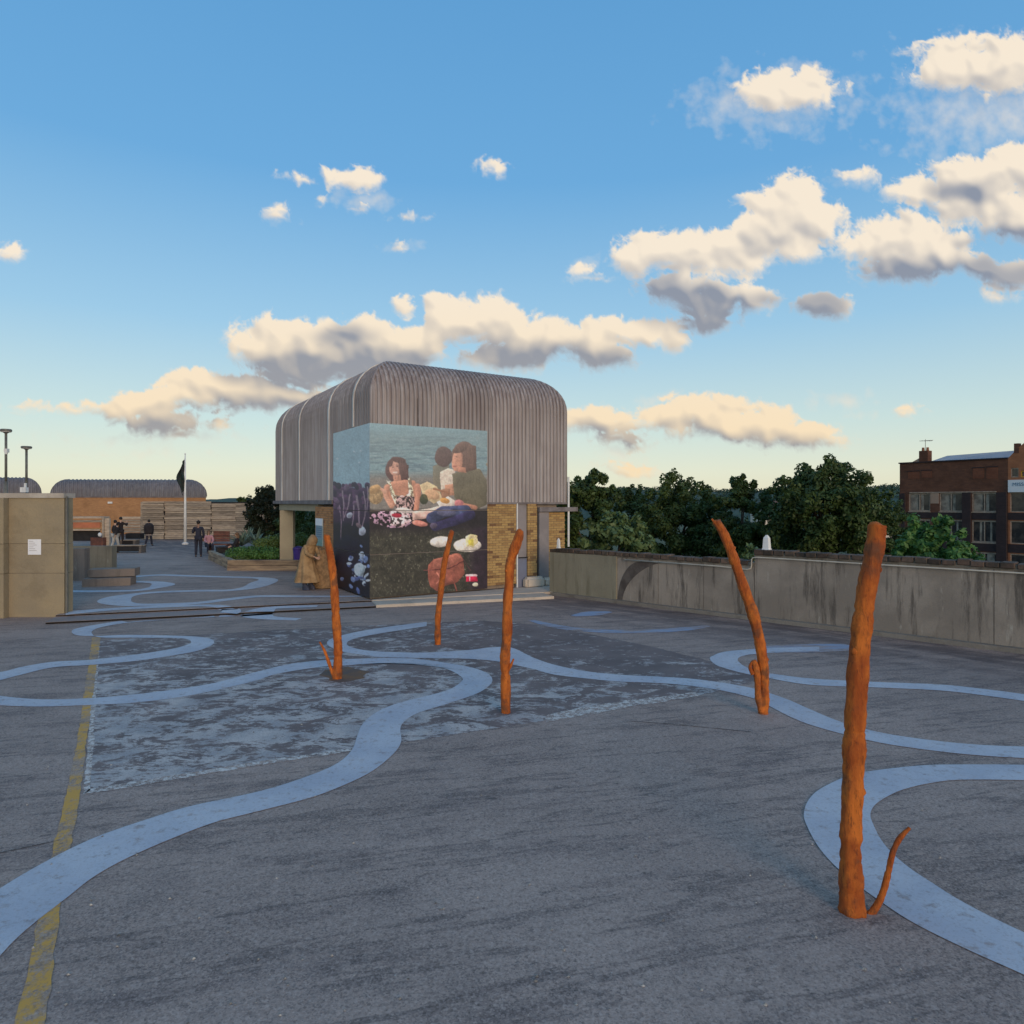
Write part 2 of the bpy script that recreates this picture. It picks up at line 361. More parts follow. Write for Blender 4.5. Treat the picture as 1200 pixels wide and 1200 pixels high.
def ribbon_mat():
    t = NT('blue_paint'); c, st, fine, pit = deck_col(t)
    n = t.noise(1.2, 5, 0.6); n2 = t.noise(9, 5, 0.7)
    b = t.mix(t.ramp(n, 0.35, 0.65), (0.445, 0.455, 0.500), (0.54, 0.54, 0.565))
    n4 = t.noise(30, 8, 0.85)
    w = t.math('ADD', t.math('MULTIPLY', t.ramp(n2, 0.53, 0.68), 0.6), t.math('MULTIPLY', t.ramp(n4, 0.50, 0.68), 0.5), clamp=True)
    b = t.mix(w, b, c)
    b = t.mix(t.math('MULTIPLY', t.ramp(fine, 0.45, 0.8), 0.25), b, (0.18, 0.20, 0.24))
    t.bump(fine, 0.3, 0.008)
    return t.fin(b, 0.7)
def faded_ribbon_mat():
    t = NT('faded_blue_paint'); c, st, fine, pit = deck_col(t)
    n2 = t.noise(1.4, 6, 0.7, vscale=(0.6, 1.8, 1))
    b = t.mix(t.ramp(n2, 0.38, 0.62), (0.28, 0.34, 0.45), c)
    return t.fin(b, 0.75)
def patch_mat():
    t = NT('worn_grey_coating'); c, st, fine, pit = deck_col(t)
    x, y, z = t.xyz()
    dark = t.mix(t.ramp(t.noise(0.9, 5, 0.6), 0.3, 0.7), (0.135, 0.100, 0.092), (0.215, 0.160, 0.142))
    n = t.noise(2.7, 10, 0.76, vscale=(0.72, 1.0, 1), rz=math.radians(-4), dist=0.7)
    m2 = t.noise(11, 8, 0.8, vscale=(0.6, 1.1, 1))
    # more flaked paint towards the left part and along the near edge
    bias = t.math('ADD', t.ramp(x, 1.6, -2.2, -0.005, 0.045), t.ramp(y, 14.5, 8.0, -0.045, 0.035))
    k = t.math('ADD', t.math('ADD', n, t.math('MULTIPLY', t.math('SUBTRACT', m2, 0.5), 0.65)), bias)
    k = t.math('MULTIPLY', t.ramp(k, 0.52, 0.60), t.math('ADD', 0.45, t.math('MULTIPLY', t.ramp(t.noise(42, 8, 0.85), 0.36, 0.58), 0.5)))
    light = t.mix(t.ramp(t.noise(2.2, 5, 0.6), 0.35, 0.65), (0.42, 0.395, 0.385), (0.64, 0.57, 0.52))
    c2 = t.mix(k, dark, light)
    c2 = t.mix(t.math('MULTIPLY', t.ramp(fine, 0.4, 0.8), 0.3), c2, (0.22, 0.20, 0.19))
    t.bump(t.math('ADD', k, t.math('MULTIPLY', fine, 0.5)), 0.3, 0.006)
    return t.fin(c2, 0.8)
def yellow_mat():
    t = NT('worn_yellow_paint'); c, st, fine, pit = deck_col(t)
    n = t.noise(7, 7, 0.72, vscale=(1.2, 0.8, 1)); n3 = t.noise(0.9, 3, 0.5)
    n5 = t.noise(45, 5, 0.8)
    k = t.ramp(t.math('ADD', t.math('ADD', n, t.math('MULTIPLY', t.math('SUBTRACT', n3, 0.5), 0.6)), t.math('MULTIPLY', t.math('SUBTRACT', n5, 0.5), 0.6)), 0.38, 0.62)
    return t.fin(t.mix(t.math('MULTIPLY', k, 0.9), (0.62, 0.33, 0.07), c), 0.75)
def concrete_mat(name, c1, c2, dark=(0.06, 0.055, 0.045), k=0.7, vs=(2.2, 2.2, 0.22), pale=(0.40, 0.38, 0.33), pk=0.5):
    t = NT(name); n1 = t.noise(0.9, 5, 0.6); stv = t.noise(1.6, 8, 0.72, vscale=vs); fine = t.noise(35, 5, 0.7)
    c = t.mix(t.ramp(n1, 0.35, 0.65), c1, c2)
    c = t.mix(t.math('MULTIPLY', t.ramp(stv, 0.50, 0.66), k), c, dark)
    st2 = t.noise(2.3, 7, 0.7, vscale=(vs[0]*1.3, vs[1]*1.3, vs[2]*2))
    c = t.mix(t.math('MULTIPLY', t.ramp(st2, 0.60, 0.72), pk), c, pale)
    c = t.mix(t.math('MULTIPLY', t.ramp(fine, 0.35, 0.75), 0.35), c, tuple(0.6*q for q in c1))
    t.bump(t.math('ADD', fine, t.noise(6, 4, 0.6)), 0.5, 0.012)
    return t.fin(c, 0.9, spec=0.2)
def cladding_mat(name, c1, c2):
    t = NT(name); n = t.noise(2.2, 7, 0.68, vscale=(3.0, 3.0, 0.16)); n2 = t.noise(0.7, 4, 0.6)
    c = t.mix(t.ramp(n, 0.38, 0.62), c1, c2)
    c = t.mix(t.math('MULTIPLY', t.ramp(n2, 0.45, 0.7), 0.35), c, (0.22, 0.185, 0.178))
    x, y, z = t.xyz()
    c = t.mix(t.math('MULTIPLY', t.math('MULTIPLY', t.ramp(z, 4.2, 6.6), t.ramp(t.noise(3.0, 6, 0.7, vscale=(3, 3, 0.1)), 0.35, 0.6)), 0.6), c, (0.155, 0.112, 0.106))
    oi = t.t.nodes.new('ShaderNodeObjectInfo')
    c = t.mix(1.0, c, _grey(t, t.math('ADD', t.math('MULTIPLY', oi.outputs['Random'], 0.20), 0.9)), 'MULTIPLY')
    return t.fin(c, 0.62, metal=0.0, spec=0.35)
def brickisl_mat(name, c1, c2, c3):
    t = NT(name); n = t.noise(30, 5, 0.7)
    c = t.mix(t.ramp(t.isl, 0.2, 0.9), c1, c2); c = t.mix(t.ramp(t.isl, 0.86, 0.97), c, c3)
    c = t.mix(t.math('MULTIPLY', t.ramp(n, 0.4, 0.75), 0.4), c, tuple(0.5*q for q in c1))
    t.bump(n, 0.4, 0.005)
    return t.fin(c, 0.88, spec=0.2)
def bricktex_mat(name, c1, c2, mortar, rx, ry, bw=0.225, bh=0.075):
    # brick courses for far walls: the wall's own direction (rx, ry) runs along the courses
    t = NT(name); x, y, z = t.xyz()
    u = t.math('ADD', t.math('MULTIPLY', x, rx), t.math('MULTIPLY', y, ry))
    cv = t.t.nodes.new('ShaderNodeCombineXYZ'); t.link(u, cv.inputs[0]); t.link(z, cv.inputs[1])
    b = t.t.nodes.new('ShaderNodeTexBrick'); t.link(cv.outputs[0], b.inputs['Vector']); b.inputs['Scale'].default_value = 1
    b.inputs['Brick Width'].default_value = bw; b.inputs['Row Height'].default_value = bh; b.inputs['Mortar Size'].default_value = 0.007
    b.inputs['Color1'].default_value = c1 + (1,); b.inputs['Color2'].default_value = c2 + (1,); b.inputs['Mortar'].default_value = mortar + (1,)
    c = t.mix(t.math('MULTIPLY', t.ramp(t.noise(0.8, 5, 0.65), 0.4, 0.7), 0.45), b.outputs[0], tuple(0.45*q for q in c1))
    return t.fin(c, 0.9, spec=0.15)
def leaf_mat(name, c1, c2, c3):
    t = NT(name)
    c = t.mix(t.ramp(t.isl, 0.0, 0.8), c1, c2); c = t.mix(t.ramp(t.isl, 0.9, 0.98), c, c3)
    c = t.mix(t.math('MULTIPLY', t.ramp(t.noise(0.9, 3, 0.5), 0.45, 0.65), 0.6), c, tuple(0.55*q for q in c1))
    m = t.fin(c, 0.55, spec=0.3)
    tr = t.t.nodes.new('ShaderNodeBsdfTranslucent'); t.link(c, tr.inputs[0])
    mx = t.t.nodes.new('ShaderNodeMixShader'); mx.inputs[0].default_value = 0.25
    out = [n for n in t.t.nodes if n.type == 'OUTPUT_MATERIAL'][0]
    t.link(t.b.outputs[0], mx.inputs[1]); t.link(tr.outputs[0], mx.inputs[2]); t.link(mx.outputs[0], out.inputs[0])
    return m
def stick_mat(name):
    t = NT(name); n = t.noise(7, 6, 0.65, vscale=(1, 1, 0.45)); n2 = t.noise(3.0, 5, 0.6); n3 = t.noise(34, 7, 0.8, vscale=(1, 1, 0.22))
    c = t.mix(t.ramp(n, 0.35, 0.65), (0.64, 0.180, 0.028), (0.36, 0.080, 0.015))
    c = t.mix(t.math('MULTIPLY', t.ramp(n2, 0.54, 0.66), 0.75), c, (0.14, 0.065, 0.035))
    c = t.mix(t.math('MULTIPLY', t.ramp(n3, 0.51, 0.66), 0.75), c, (0.14, 0.038, 0.014))
    t.bump(t.math('ADD', n3, n), 0.85, 0.028)
    return t.fin(c, 0.7, spec=0.25)

M = {}
M['deck'] = deck_mat(); M['ribbon'] = ribbon_mat(); M['faded'] = faded_ribbon_mat(); M['patch'] = patch_mat(); M['yellow'] = yellow_mat()
M['kerbc'] = concrete_mat('kerb_concrete', (0.33, 0.27, 0.25), (0.28, 0.23, 0.21), k=0.25, vs=(1, 1, 1), pk=0.2)
M['apron'] = concrete_mat('apron_concrete', (0.58, 0.50, 0.41), (0.50, 0.43, 0.35), k=0.3, vs=(1.2, 1.2, 1), pk=0.3)
M['gap_and_shade'] = mat('dark_joint_shade', (0.012, 0.011, 0.011), (0.02, 0.018, 0.017), rough=0.95)
M['parapet'] = concrete_mat('weathered_concrete', (0.320, 0.280, 0.235), (0.225, 0.196, 0.165), dark=(0.075, 0.066, 0.058), k=0.85, pk=0.85, vs=(2.6, 2.6, 0.30))
M['parapet_pale'] = concrete_mat('pale_mossy_concrete', (0.27, 0.25, 0.185), (0.23, 0.21, 0.155), dark=(0.12, 0.11, 0.07), k=0.55, pk=0.25)
M['skirt'] = concrete_mat('skirting_concrete', (0.20, 0.18, 0.155), (0.24, 0.22, 0.19), k=0.4, vs=(1, 1, 1))
M['leftwall'] = concrete_mat('tan_concrete', (0.325, 0.265, 0.170), (0.27, 0.225, 0.155), dark=(0.17, 0.135, 0.085), k=0.35, vs=(0.8, 0.8, 0.9), pale=(0.42, 0.36, 0.26), pk=0.25)
M['lowwall'] = concrete_mat('brown_concrete', (0.27, 0.225, 0.19), (0.23, 0.195, 0.17), k=0.4)
M['mossy'] = concrete_mat('mossy_concrete', (0.24, 0.215, 0.16), (0.20, 0.18, 0.14), k=0.4)
M['cream'] = concrete_mat('cream_concrete', (0.40, 0.345, 0.235), (0.35, 0.30, 0.21), dark=(0.2, 0.17, 0.12), k=0.3, pk=0.2)
M['coping'] = mat('stone_coping', (0.46, 0.42, 0.36), (0.36, 0.32, 0.27), bump=0.3)
M['copbrick'] = mat('coping_brick', (0.115, 0.075, 0.055), (0.055, 0.045, 0.035), scale=6, bump=0.6, obj=0.4)
M['mortar'] = mat('mortar', (0.17, 0.15, 0.12), (0.11, 0.10, 0.08), scale=8, bump=0.3)
M['cable'] = mat('cream_conduit', (0.52, 0.48, 0.40), (0.42, 0.38, 0.31))
M['clad'] = cladding_mat('corrugated_cladding', (0.385, 0.352, 0.340), (0.290, 0.258, 0.248))
M['clad2'] = cladding_mat('corrugated_cladding_far', (0.17, 0.16, 0.165), (0.12, 0.112, 0.12))
M['rooftop'] = mat('roof_felt', (0.12, 0.11, 0.11), (0.09, 0.08, 0.08))
M['batten'] = mat('white_batten', (0.66, 0.64, 0.60), (0.50, 0.47, 0.44), vscale=(3, 3, 0.5))
M['fascia'] = mat('grey_fascia', (0.21, 0.19, 0.19), (0.14, 0.12, 0.12), bump=0.1)
M['greypost'] = mat('grey_painted_post', (0.26, 0.235, 0.235), (0.21, 0.19, 0.19), scale=1.5)
M['bluedoor'] = mat('blue_grey_door', (0.17, 0.19, 0.26), (0.14, 0.15, 0.20), scale=1.5)
M['ybrick'] = brickisl_mat('yellow_stock_brick', (0.44, 0.285, 0.115), (0.33, 0.20, 0.085), (0.17, 0.09, 0.05))
M['obrick'] = brickisl_mat('orange_stock_brick', (0.50, 0.25, 0.11), (0.38, 0.20, 0.09), (0.30, 0.12, 0.05))
M['farbrick'] = bricktex_mat('far_orange_brick', (0.42, 0.22, 0.10), (0.33, 0.17, 0.08), (0.27, 0.18, 0.11), 0.95, 0.30)
M['white'] = mat('white_paint', (0.75, 0.75, 0.72), (0.62, 0.62, 0.60), rough=0.6)
M['paper'] = mat('white_paper', (0.78, 0.79, 0.80), (0.72, 0.73, 0.75), rough=0.7, scale=1)
M['stick'] = stick_mat('rusty_orange_bark')
M['sawdust'] = mat('orange_dust', (0.22, 0.115, 0.055), (0.12, 0.09, 0.075), scale=4)
M['timber'] = mat('weathered_timber', (0.40, 0.33, 0.25), (0.22, 0.175, 0.135), scale=2.5, vscale=(1, 1, 9), obj=0.35, lo=0.3, hi=0.7)
M['timber2'] = mat('grey_timber', (0.17, 0.145, 0.125), (0.10, 0.085, 0.075), scale=2.5, vscale=(0.7, 0.7, 8), obj=0.2)
M['logs'] = mat('planter_timber', (0.34, 0.255, 0.165), (0.15, 0.11, 0.08), scale=1.6, vscale=(0.7, 0.7, 5), obj=0.3, bump=0.4, bscale=14)
M['redwood'] = mat('red_brown_timber', (0.19, 0.075, 0.05), (0.11, 0.05, 0.04), obj=0.2)
M['orangeboard'] = mat('orange_board', (0.50, 0.17, 0.085), (0.36, 0.13, 0.07), scale=1.2)
M['black'] = mat('black_stuff', (0.016, 0.015, 0.016), (0.026, 0.024, 0.024), rough=0.85)
M['metal'] = mat('lamp_metal', (0.15, 0.15, 0.13), (0.10, 0.10, 0.09), rough=0.5)
M['purple'] = mat('purple_plastic', (0.055, 0.03, 0.22), (0.04, 0.025, 0.16), rough=0.5)
M['skin'] = mat('skin', (0.50, 0.31, 0.22), (0.46, 0.28, 0.20), rough=0.6)
M['skin2'] = mat('brown_skin', (0.30, 0.17, 0.11), (0.26, 0.15, 0.10), rough=0.6)
M['hairb'] = mat('black_hair', (0.012, 0.010, 0.009), (0.02, 0.016, 0.013), rough=0.6)
M['hairf'] = mat('dark_blonde_hair', (0.16, 0.10, 0.055), (0.12, 0.07, 0.04), rough=0.6)
M['coatb'] = mat('black_cloth', (0.018, 0.016, 0.018), (0.03, 0.026, 0.028), rough=0.95)
M['navy'] = mat('navy_cloth', (0.02, 0.022, 0.034), (0.03, 0.033, 0.05), rough=0.95)
M['beige'] = mat('pale_trousers', (0.42, 0.40, 0.36), (0.34, 0.32, 0.29), rough=0.95)
M['pink'] = mat('pink_cloth', (0.52, 0.27, 0.29), (0.42, 0.21, 0.23), rough=0.95)
M['tan'] = mat('tan_duffel_cloth', (0.37, 0.245, 0.125), (0.24, 0.155, 0.08), scale=5, rough=0.95, bump=0.5, bscale=18, dist=0.03)
M['sackc'] = mat('brown_sackcloth', (0.30, 0.19, 0.10), (0.17, 0.11, 0.06), scale=9, rough=0.95, bump=0.7, bscale=30, dist=0.03)
M['boot'] = mat('dark_blue_rubber', (0.035, 0.045, 0.08), (0.05, 0.055, 0.085), rough=0.5)
M['flag'] = mat('dark_green_flag', (0.015, 0.035, 0.03), (0.03, 0.03, 0.03), scale=6)
M['soil'] = mat('soil', (0.05, 0.035, 0.025), (0.035, 0.025, 0.02))
M['bark'] = mat('tree_bark', (0.08, 0.06, 0.045), (0.05, 0.04, 0.03), vscale=(3, 3, 0.6), bump=0.5)
M['leafd'] = leaf_mat('dark_leaves', (0.044, 0.076, 0.020), (0.064, 0.104, 0.027), (0.11, 0.15, 0.045))
M['leafm'] = leaf_mat('mid_green_leaves', (0.055, 0.090, 0.022), (0.075, 0.115, 0.030), (0.12, 0.155, 0.045))
M['leafl'] = leaf_mat('pale_green_leaves', (0.105, 0.165, 0.060), (0.145, 0.21, 0.080), (0.21, 0.26, 0.12))
M['leafb'] = leaf_mat('bright_green_leaves', (0.060, 0.155, 0.038), (0.09, 0.20, 0.05), (0.14, 0.25, 0.07))
M['hedge'] = leaf_mat('hedge_leaves', (0.085, 0.135, 0.030), (0.125, 0.185, 0.045), (0.20, 0.25, 0.08))
M['agave'] = mat('blue_green_agave', (0.085, 0.14, 0.115), (0.13, 0.19, 0.15), scale=3, isl=0.3)
M['redleaf'] = leaf_mat('dark_shrub_leaves', (0.016, 0.028, 0.014), (0.026, 0.036, 0.018), (0.055, 0.045, 0.025))
M['rbrick'] = bricktex_mat('dark_red_brick', (0.145, 0.066, 0.042), (0.105, 0.050, 0.035), (0.09, 0.06, 0.045), 0.53, -0.85, 0.45, 0.15)
M['rbrick_blind'] = bricktex_mat('blind_window_brick', (0.185, 0.070, 0.042), (0.15, 0.06, 0.038), (0.10, 0.065, 0.045), 0.53, -0.85, 0.45, 0.15)
M['dbrick'] = bricktex_mat('dark_pier_brick', (0.045, 0.032, 0.034), (0.035, 0.027, 0.029), (0.04, 0.035, 0.035), 0.53, -0.85, 0.45, 0.15)
M['obrick2'] = bricktex_mat('orange_gable_brick', (0.36, 0.15, 0.075), (0.30, 0.125, 0.065), (0.22, 0.13, 0.08), 0.53, -0.85, 0.45, 0.15)
M['beigep'] = mat('beige_panel', (0.34, 0.24, 0.18), (0.28, 0.19, 0.14), scale=0.8)
M['frame'] = mat('window_frame', (0.36, 0.29, 0.23), (0.24, 0.19, 0.15))
M['curtain'] = mat('pale_blind', (0.30, 0.26, 0.21), (0.13, 0.11, 0.09), scale=1.2)
g = NT('window_glass'); M['glass'] = g.fin(g.mix(g.ramp(g.noise(0.9, 4, 0.6), 0.4, 0.6), (0.02, 0.022, 0.025), (0.06, 0.055, 0.05)), 0.12, spec=0.5)
M['solar'] = mat('slate_roof', (0.10, 0.12, 0.16), (0.16, 0.19, 0.25), scale=0.6, rough=0.35, spec=0.6)
M['sign'] = mat('white_sign', (0.62, 0.66, 0.70), (0.58, 0.62, 0.66), scale=1)
M['ink'] = mat('blue_grey_ink', (0.10, 0.17, 0.26), (0.10, 0.17, 0.26))
M['yellowp'] = mat('yellow_panel', (0.50, 0.30, 0.04), (0.42, 0.25, 0.04))
M['terracotta'] = mat('terracotta', (0.30, 0.13, 0.07), (0.24, 0.10, 0.055))
M['field'] = mat('distant_fields', (0.045, 0.07, 0.03), (0.07, 0.085, 0.04), scale=0.01)
M['forest'] = mat('hill_wood', (0.040, 0.078, 0.050), (0.022, 0.046, 0.034), scale=0.05, lo=0.4, hi=0.6)  # slight blue of distance haze mixed into the woodland green
M['rooftile'] = mat('house_roof', (0.15, 0.10, 0.08), (0.12, 0.08, 0.07))
M['render'] = mat('house_wall', (0.55, 0.50, 0.43), (0.48, 0.44, 0.38))

# ------------------------------------------------------------------ ground, deck, terrace
K0, K1 = V(-10.2, 15.7), V(1.2, 19.75)
KD = (K1 - K0).normalized(); KN = V(-KD.y, KD.x)        # along the terrace edge, and away from the camera
W1, Z1, Z2 = 0.80, 0.05, 0.09
def level(x, y):
    d = (V(x, y) - K0).dot(KN)
    if x > 1.2 and d < 3.0: return 0.0
    return 0.0 if d < 0 else (Z1 if d < W1 else Z2)
def ground(px, py):
    p = gp(px, py)
    for _ in range(3):
        z = level(p.x, p.y); p = gp(px, py, z)
    return p
PW0, PW1 = V(1.02, 20.85), V(9.38, 12.66)                # parapet base line, seen side
PD = (PW1 - PW0).normalized(); PN = V(PD.y, -PD.x)
if PN.x > 0: PN = -PN                                     # PN points to the deck side
PEND = PW1 + PD * 24
mb = MB(); big = 6000
mb.add([(-big, -big, -9.0), (big, -big, -9.0), (big, big, -9.0), (-big, big, -9.0)], [(0, 1, 2, 3)])
tag(build('ground', mb, M['field']), kind='structure')
out = -PN * 0.34
mb = MB(); mb.prism([(-60, -14), (PEND.x+out.x, -14), (PEND.x+out.x, PEND.y+out.y), (PW0.x+out.x, PW0.y+out.y), (2.6, 22.9), (-29, 75), (-60, 75)][::1], -9.0, 0.0)
tag(build('deck', mb, M['deck']), kind='structure')
a, b = K0 - KD * 0.35, K1
B1, B2 = a + KN * W1, b + KN * W1
aK = V(-3.55, a.y + (-3.55 - a.x) * KD.y / KD.x); aK1 = aK + KN * W1
def quadp(p, q, d0, d1): return [tuple(p + KN*d0), tuple(q + KN*d0), tuple(q + KN*d1), tuple(p + KN*d1)]
mb = MB(); mb.prism(quadp(a, aK, 0, W1), Z1 - 0.005, Z1)                 # thin nosing slab over a recessed dark riser
mb.prism(quadp(a, aK, 0.07, W1), 0.001, Z1 - 0.0055)
tag(build('terrace_step', mb, M['kerbc']), kind='structure')
mb = MB(); tp = [(B1.x, B1.y), (B2.x, B2.y), (1.2, 20.5), (1.9, 22.7), (-28.5, 74.5), (-59, 74.5), (-59, 17.0), (-10.9, 17.0)]
mb.prism(tp, Z2 - 0.005, Z2); mb.prism([tuple(B1 + KN*.07), tuple(B2 + KN*.07)] + tp[2:], 0.001, Z2 - 0.0055)
tag(build('terrace', mb, M['deck']), kind='structure')
c0 = (-3.55 , a.y + (-3.55 - a.x) * KD.y / KD.x)
mb = MB(); mb.prism([c0, (b.x, b.y), (B2.x, B2.y), (c0[0] + KN.x*W1, c0[1] + KN.y*W1)], 0.001, Z1 + 0.025)
mb.prism([(c0[0] + KN.x*W1, c0[1] + KN.y*W1 ), (B2.x, B2.y), (1.2, 20.52), (1.75, 22.6), (-3.82, 18.98)], Z1, Z2 + 0.004)
tag(build('apron', mb, M['apron']), kind='structure')
mb = MB(); mb.prism(quadp(a, aK, 0.055, 0.069), 0.001, Z1 - 0.0055); mb.prism(quadp(B1, aK1, 0.055, 0.069), Z1, Z2 - 0.0055)  # near-black strips colour in the shade line below each nosing
tag(build('riser_shade', mb, M['gap_and_shade']), kind='structure')

# painted river ribbons
def spline(pts, n=7):
    out = []; P = [np.array(p, float) for p in pts]
    for i in range(len(P) - 1):
        p0 = P[max(i-1, 0)]; p1 = P[i]; p2 = P[i+1]; p3 = P[min(i+2, len(P)-1)]
        for k in range(n):
            t = k / n
            out.append(0.5*((2*p1) + (-p0+p2)*t + (2*p0-5*p1+4*p2-p3)*t*t + (-p0+3*p1-3*p2+p3)*t**3))
    out.append(P[-1]); return out
def ribbon_mesh(A, B, lift=0.0065):
    mb = MB()
    for i in range(len(A)-1):
        q = [A[i], A[i+1], B[i+1], B[i]]
        c = sum(q, V(0, 0, 0)) / 4; z = level(c.x, c.y) + lift
        mb.add([(p.x, p.y, z) for p in q], [(0, 1, 2, 3)])
    return mb
def resample(pts, n):
    pts = [Vector(p) for p in pts]; L = [0]
    for a_, b_ in zip(pts, pts[1:]): L.append(L[-1] + (b_ - a_).length)
    out = []; j = 0
    for i in range(n):
        s = L[-1] * i / (n-1)
        while j < len(pts)-2 and L[j+1] < s: j += 1
        t = (s - L[j]) / max(1e-6, L[j+1]-L[j]); out.append(pts[j].lerp(pts[j+1], min(1, t)))
    return out
def banks(A, B, label, m='ribbon'):
    # A and B hold matching points of the two banks
    a_ = [ground(*p) for p in spline(A)]; b_ = [ground(*p) for p in spline(B)]
    return tag(build('painted_river', ribbon_mesh(a_, b_), M[m]), kind='structure')
def center(C, w, m='ribbon'):
    P = [ground(*p[:2]) for p in spline([q[:2] for q in C])]
    ws = [p[0] for p in spline([(q[2] if len(q) > 2 else w, 0) for q in C])]
    A, B = [], []
    for i, p in enumerate(P):
        t = (P[min(i+1, len(P)-1)] - P[max(i-1, 0)]); t.z = 0; t.normalize(); n = V(-t.y, t.x, 0)
        A.append(p + n * ws[i]/2); B.append(p - n * ws[i]/2)
    return tag(build('painted_river', ribbon_mesh(A, B, 0.0060), M[m]), kind='structure')
A1 = [(-130,1130),(-60,1085),(0,1042),(60,1007),(112,982),(175,960),(225,945),(300,929),(350,914),(392,897),(412,880),(419,862),(425,849),(440,836),(462,826),(500,816),(525,809),(540,800),(541,794),(525,785),(500,780.5),(450,777.5),(407,780),(375,782),(325,790),(300,798),(250,810),(200,819),(150,824.5),(107,826.5),(50,828.5),(0,827),(-40,823),(-75,812)]
B1_ = [(-60,1200),(10,1110),(82,1050),(112,1027),(150,1006),(200,984),(250,965),(300,952),(362,936),(400,922),(435,905),(460,885),(470,870),(469,855),(474,846),(490,836),(525,825),(557,814),(572,805),(577,797),(570,789),(545,781),(480,772),(412,772.5),(375,774.5),(337,779),(300,788),(250,801),(200,809),(150,815),(107,818.5),(50,820),(0,816),(-25,811),(-42,806)]
A1.append((-82,803)); 
A1 += [(-60,795),(0,788),(25,782),(62,776),(107,773.5),(162,767),(200,761),(216,757),(224,753),(212,748.3),(150,747.6),(117,747.2),(108,743),(109,739),(120,735),(150,730),(200,726),(250,722),(258,718),(260,714),(247,711.5),(225,711),(175,713),(125,716),(85,720),(77,721)]
B1_ += [(-20,802),(0,797.5),(25,791),(62,782.5),(107,779.5),(162,774.5),(205,768),(235,762),(251,753),(232,746.5),(150,744.3),(117,745.5),(92,745),(84,740.5),(95,735.5),(150,726.8),(200,723.5),(240,721.5),(277,719.5),(281,714),(262,709.5),(225,708.8),(175,710.5),(125,713.2),(85,716.2),(77,717)]
assert len(A1) == len(B1_), (len(A1), len(B1_))
banks(A1, B1_, '')
center([(470,697,.2),(410,699,.25),(350,699,.35),(303,699),(268,702.5),(240,706),(210,708),(163,709),(142,707.5,.6),(134,704,.8),(140,700,.7),(159,696.5),(187,694),(233,692.5),(268,692),(294,688.5,.6),(308,683,.8),(314,679.3,.6),(299,677.2),(257,676),(222,675),(187,674),(156,676)], 0.42)
center([(150,682),(170,682),(186,683,.5),(191,685.7,.7),(180,689),(159,692),(117,693),(60,693)], 0.42)
center([(372,710.5,.3),(350,711,.4),(318,712.5,.45),(304,717,.7),(302,721.5,.7),(318,724.5,.4),(350,726,.3)], 0.42)
A5 = [(500,729),(450,735.5),(412,742),(388,749),(384,756),(400,763.5),(430,768.5),(450,770.5),(500,771.5),(550,772.5),(580,775),(600,779),(625,784.5),(650,791),(687,795.5),(725,799),(775,801),(812,804.5),(850,810.5),(885,819.5),(900,827),(925,840),(950,850),(987,860.5),(1037,872),(1100,881),(1150,886),(1200,889),(1260,892),(1350,895)]
B5 = [(500,734),(455,741),(422,747),(408,752),(408,757),(420,761),(440,763.5),(462,764.5),(500,765),(550,762),(575,759),(600,759.5),(625,771),(650,779.5),(687,787),(725,791),(775,793.5),(812,796),(850,801),(885,807.5),(900,812),(925,821),(950,832),(987,847),(1037,860),(1100,869),(1150,873.5),(1200,875.5),(1260,877),(1350,878)]
banks(A5, B5, '')
A6 = [(960,758),(930,759),(905,759.5),(882,761),(850,764),(836,768.5),(832,772.5),(840,780),(862,787),(884,792),(900,795),(950,803),(1025,806),(1100,809.5),(1150,815),(1200,822),(1260,832),(1320,844)]
B6 = [(960,763),(930,764),(908,765),(890,766.5),(875,768),(866,771),(865,775),(872,781),(884,786),(893,788.5),(905,790),(950,795.5),(1025,799.5),(1100,802.5),(1150,807.5),(1200,814),(1260,823),(1320,834)]
banks(A6, B6, '')
A7 = [(1400,906),(1300,900),(1200,897),(1125,896.5),(1075,898),(1012,905.5),(987,912.5),(960,926),(947,939),(942,954),(945,967),(957,990),(975,1012),(1000,1034),(1030,1056),(1070,1082),(1130,1112),(1210,1148),(1320,1200)]
B7 = [(1400,925),(1300,919),(1200,915),(1125,914.5),(1087,919),(1060,925.5),(1045,931.5),(1031,939.5),(1023,947),(1020,956),(1023,966),(1032,984),(1046,1001),(1066,1018),(1090,1034),(1125,1056),(1175,1082),(1250,1116),(1370,1170)]
banks(A7, B7, '')
center([(622,727,.15),(650,734,.35),(675,737.5),(712,740),(762,740),(805,737),(830,733.5,.15)], 0.36, 'faded')
center([(672,722,.2),(695,719,.6),(715,717,.2)], 0.5, 'faded')
center([(900,761.5),(960,759.5,.7),(1000,758,.5)], 0.6, 'faded')

# worn coated patch and yellow parking line
def sheet(name, pts, z, m, kind='structure', ragged=0.0, seed=1):
    rs = random.Random(seed); P = []
    pts = [Vector(p) for p in pts]
    for i, p in enumerate(pts):
        q = pts[(i+1) % len(pts)]; n = max(2, int((q-p).length / 0.12)) if ragged else 1
        for k in range(n):
            r = p.lerp(q, k/n); P.append((r.x + rs.uniform(-ragged, ragged), r.y + rs.uniform(-ragged, ragged), z))
    me_ = MB(); me_.add(P, [tuple(range(len(P)))]); return tag(build(name, me_, M[m]), kind=kind)
sheet('worn_coating', [gp(98,931), gp(300,897), gp(480,869), gp(650,843), gp(820,815), gp(905,793), gp(760,757), gp(640,733), gp(560,727), gp(330,738), gp(113,751)], 0.0022, 'patch', ragged=0.02)
sheet('parking_line', [gp(118,747), gp(108,747), gp(90,872), gp(78,930), gp(56,1020), gp(-6,1320), gp(34,1320), gp(79,1020), gp(94,930), gp(104,850)], 0.0042, 'yellow', ragged=0.01, seed=3)
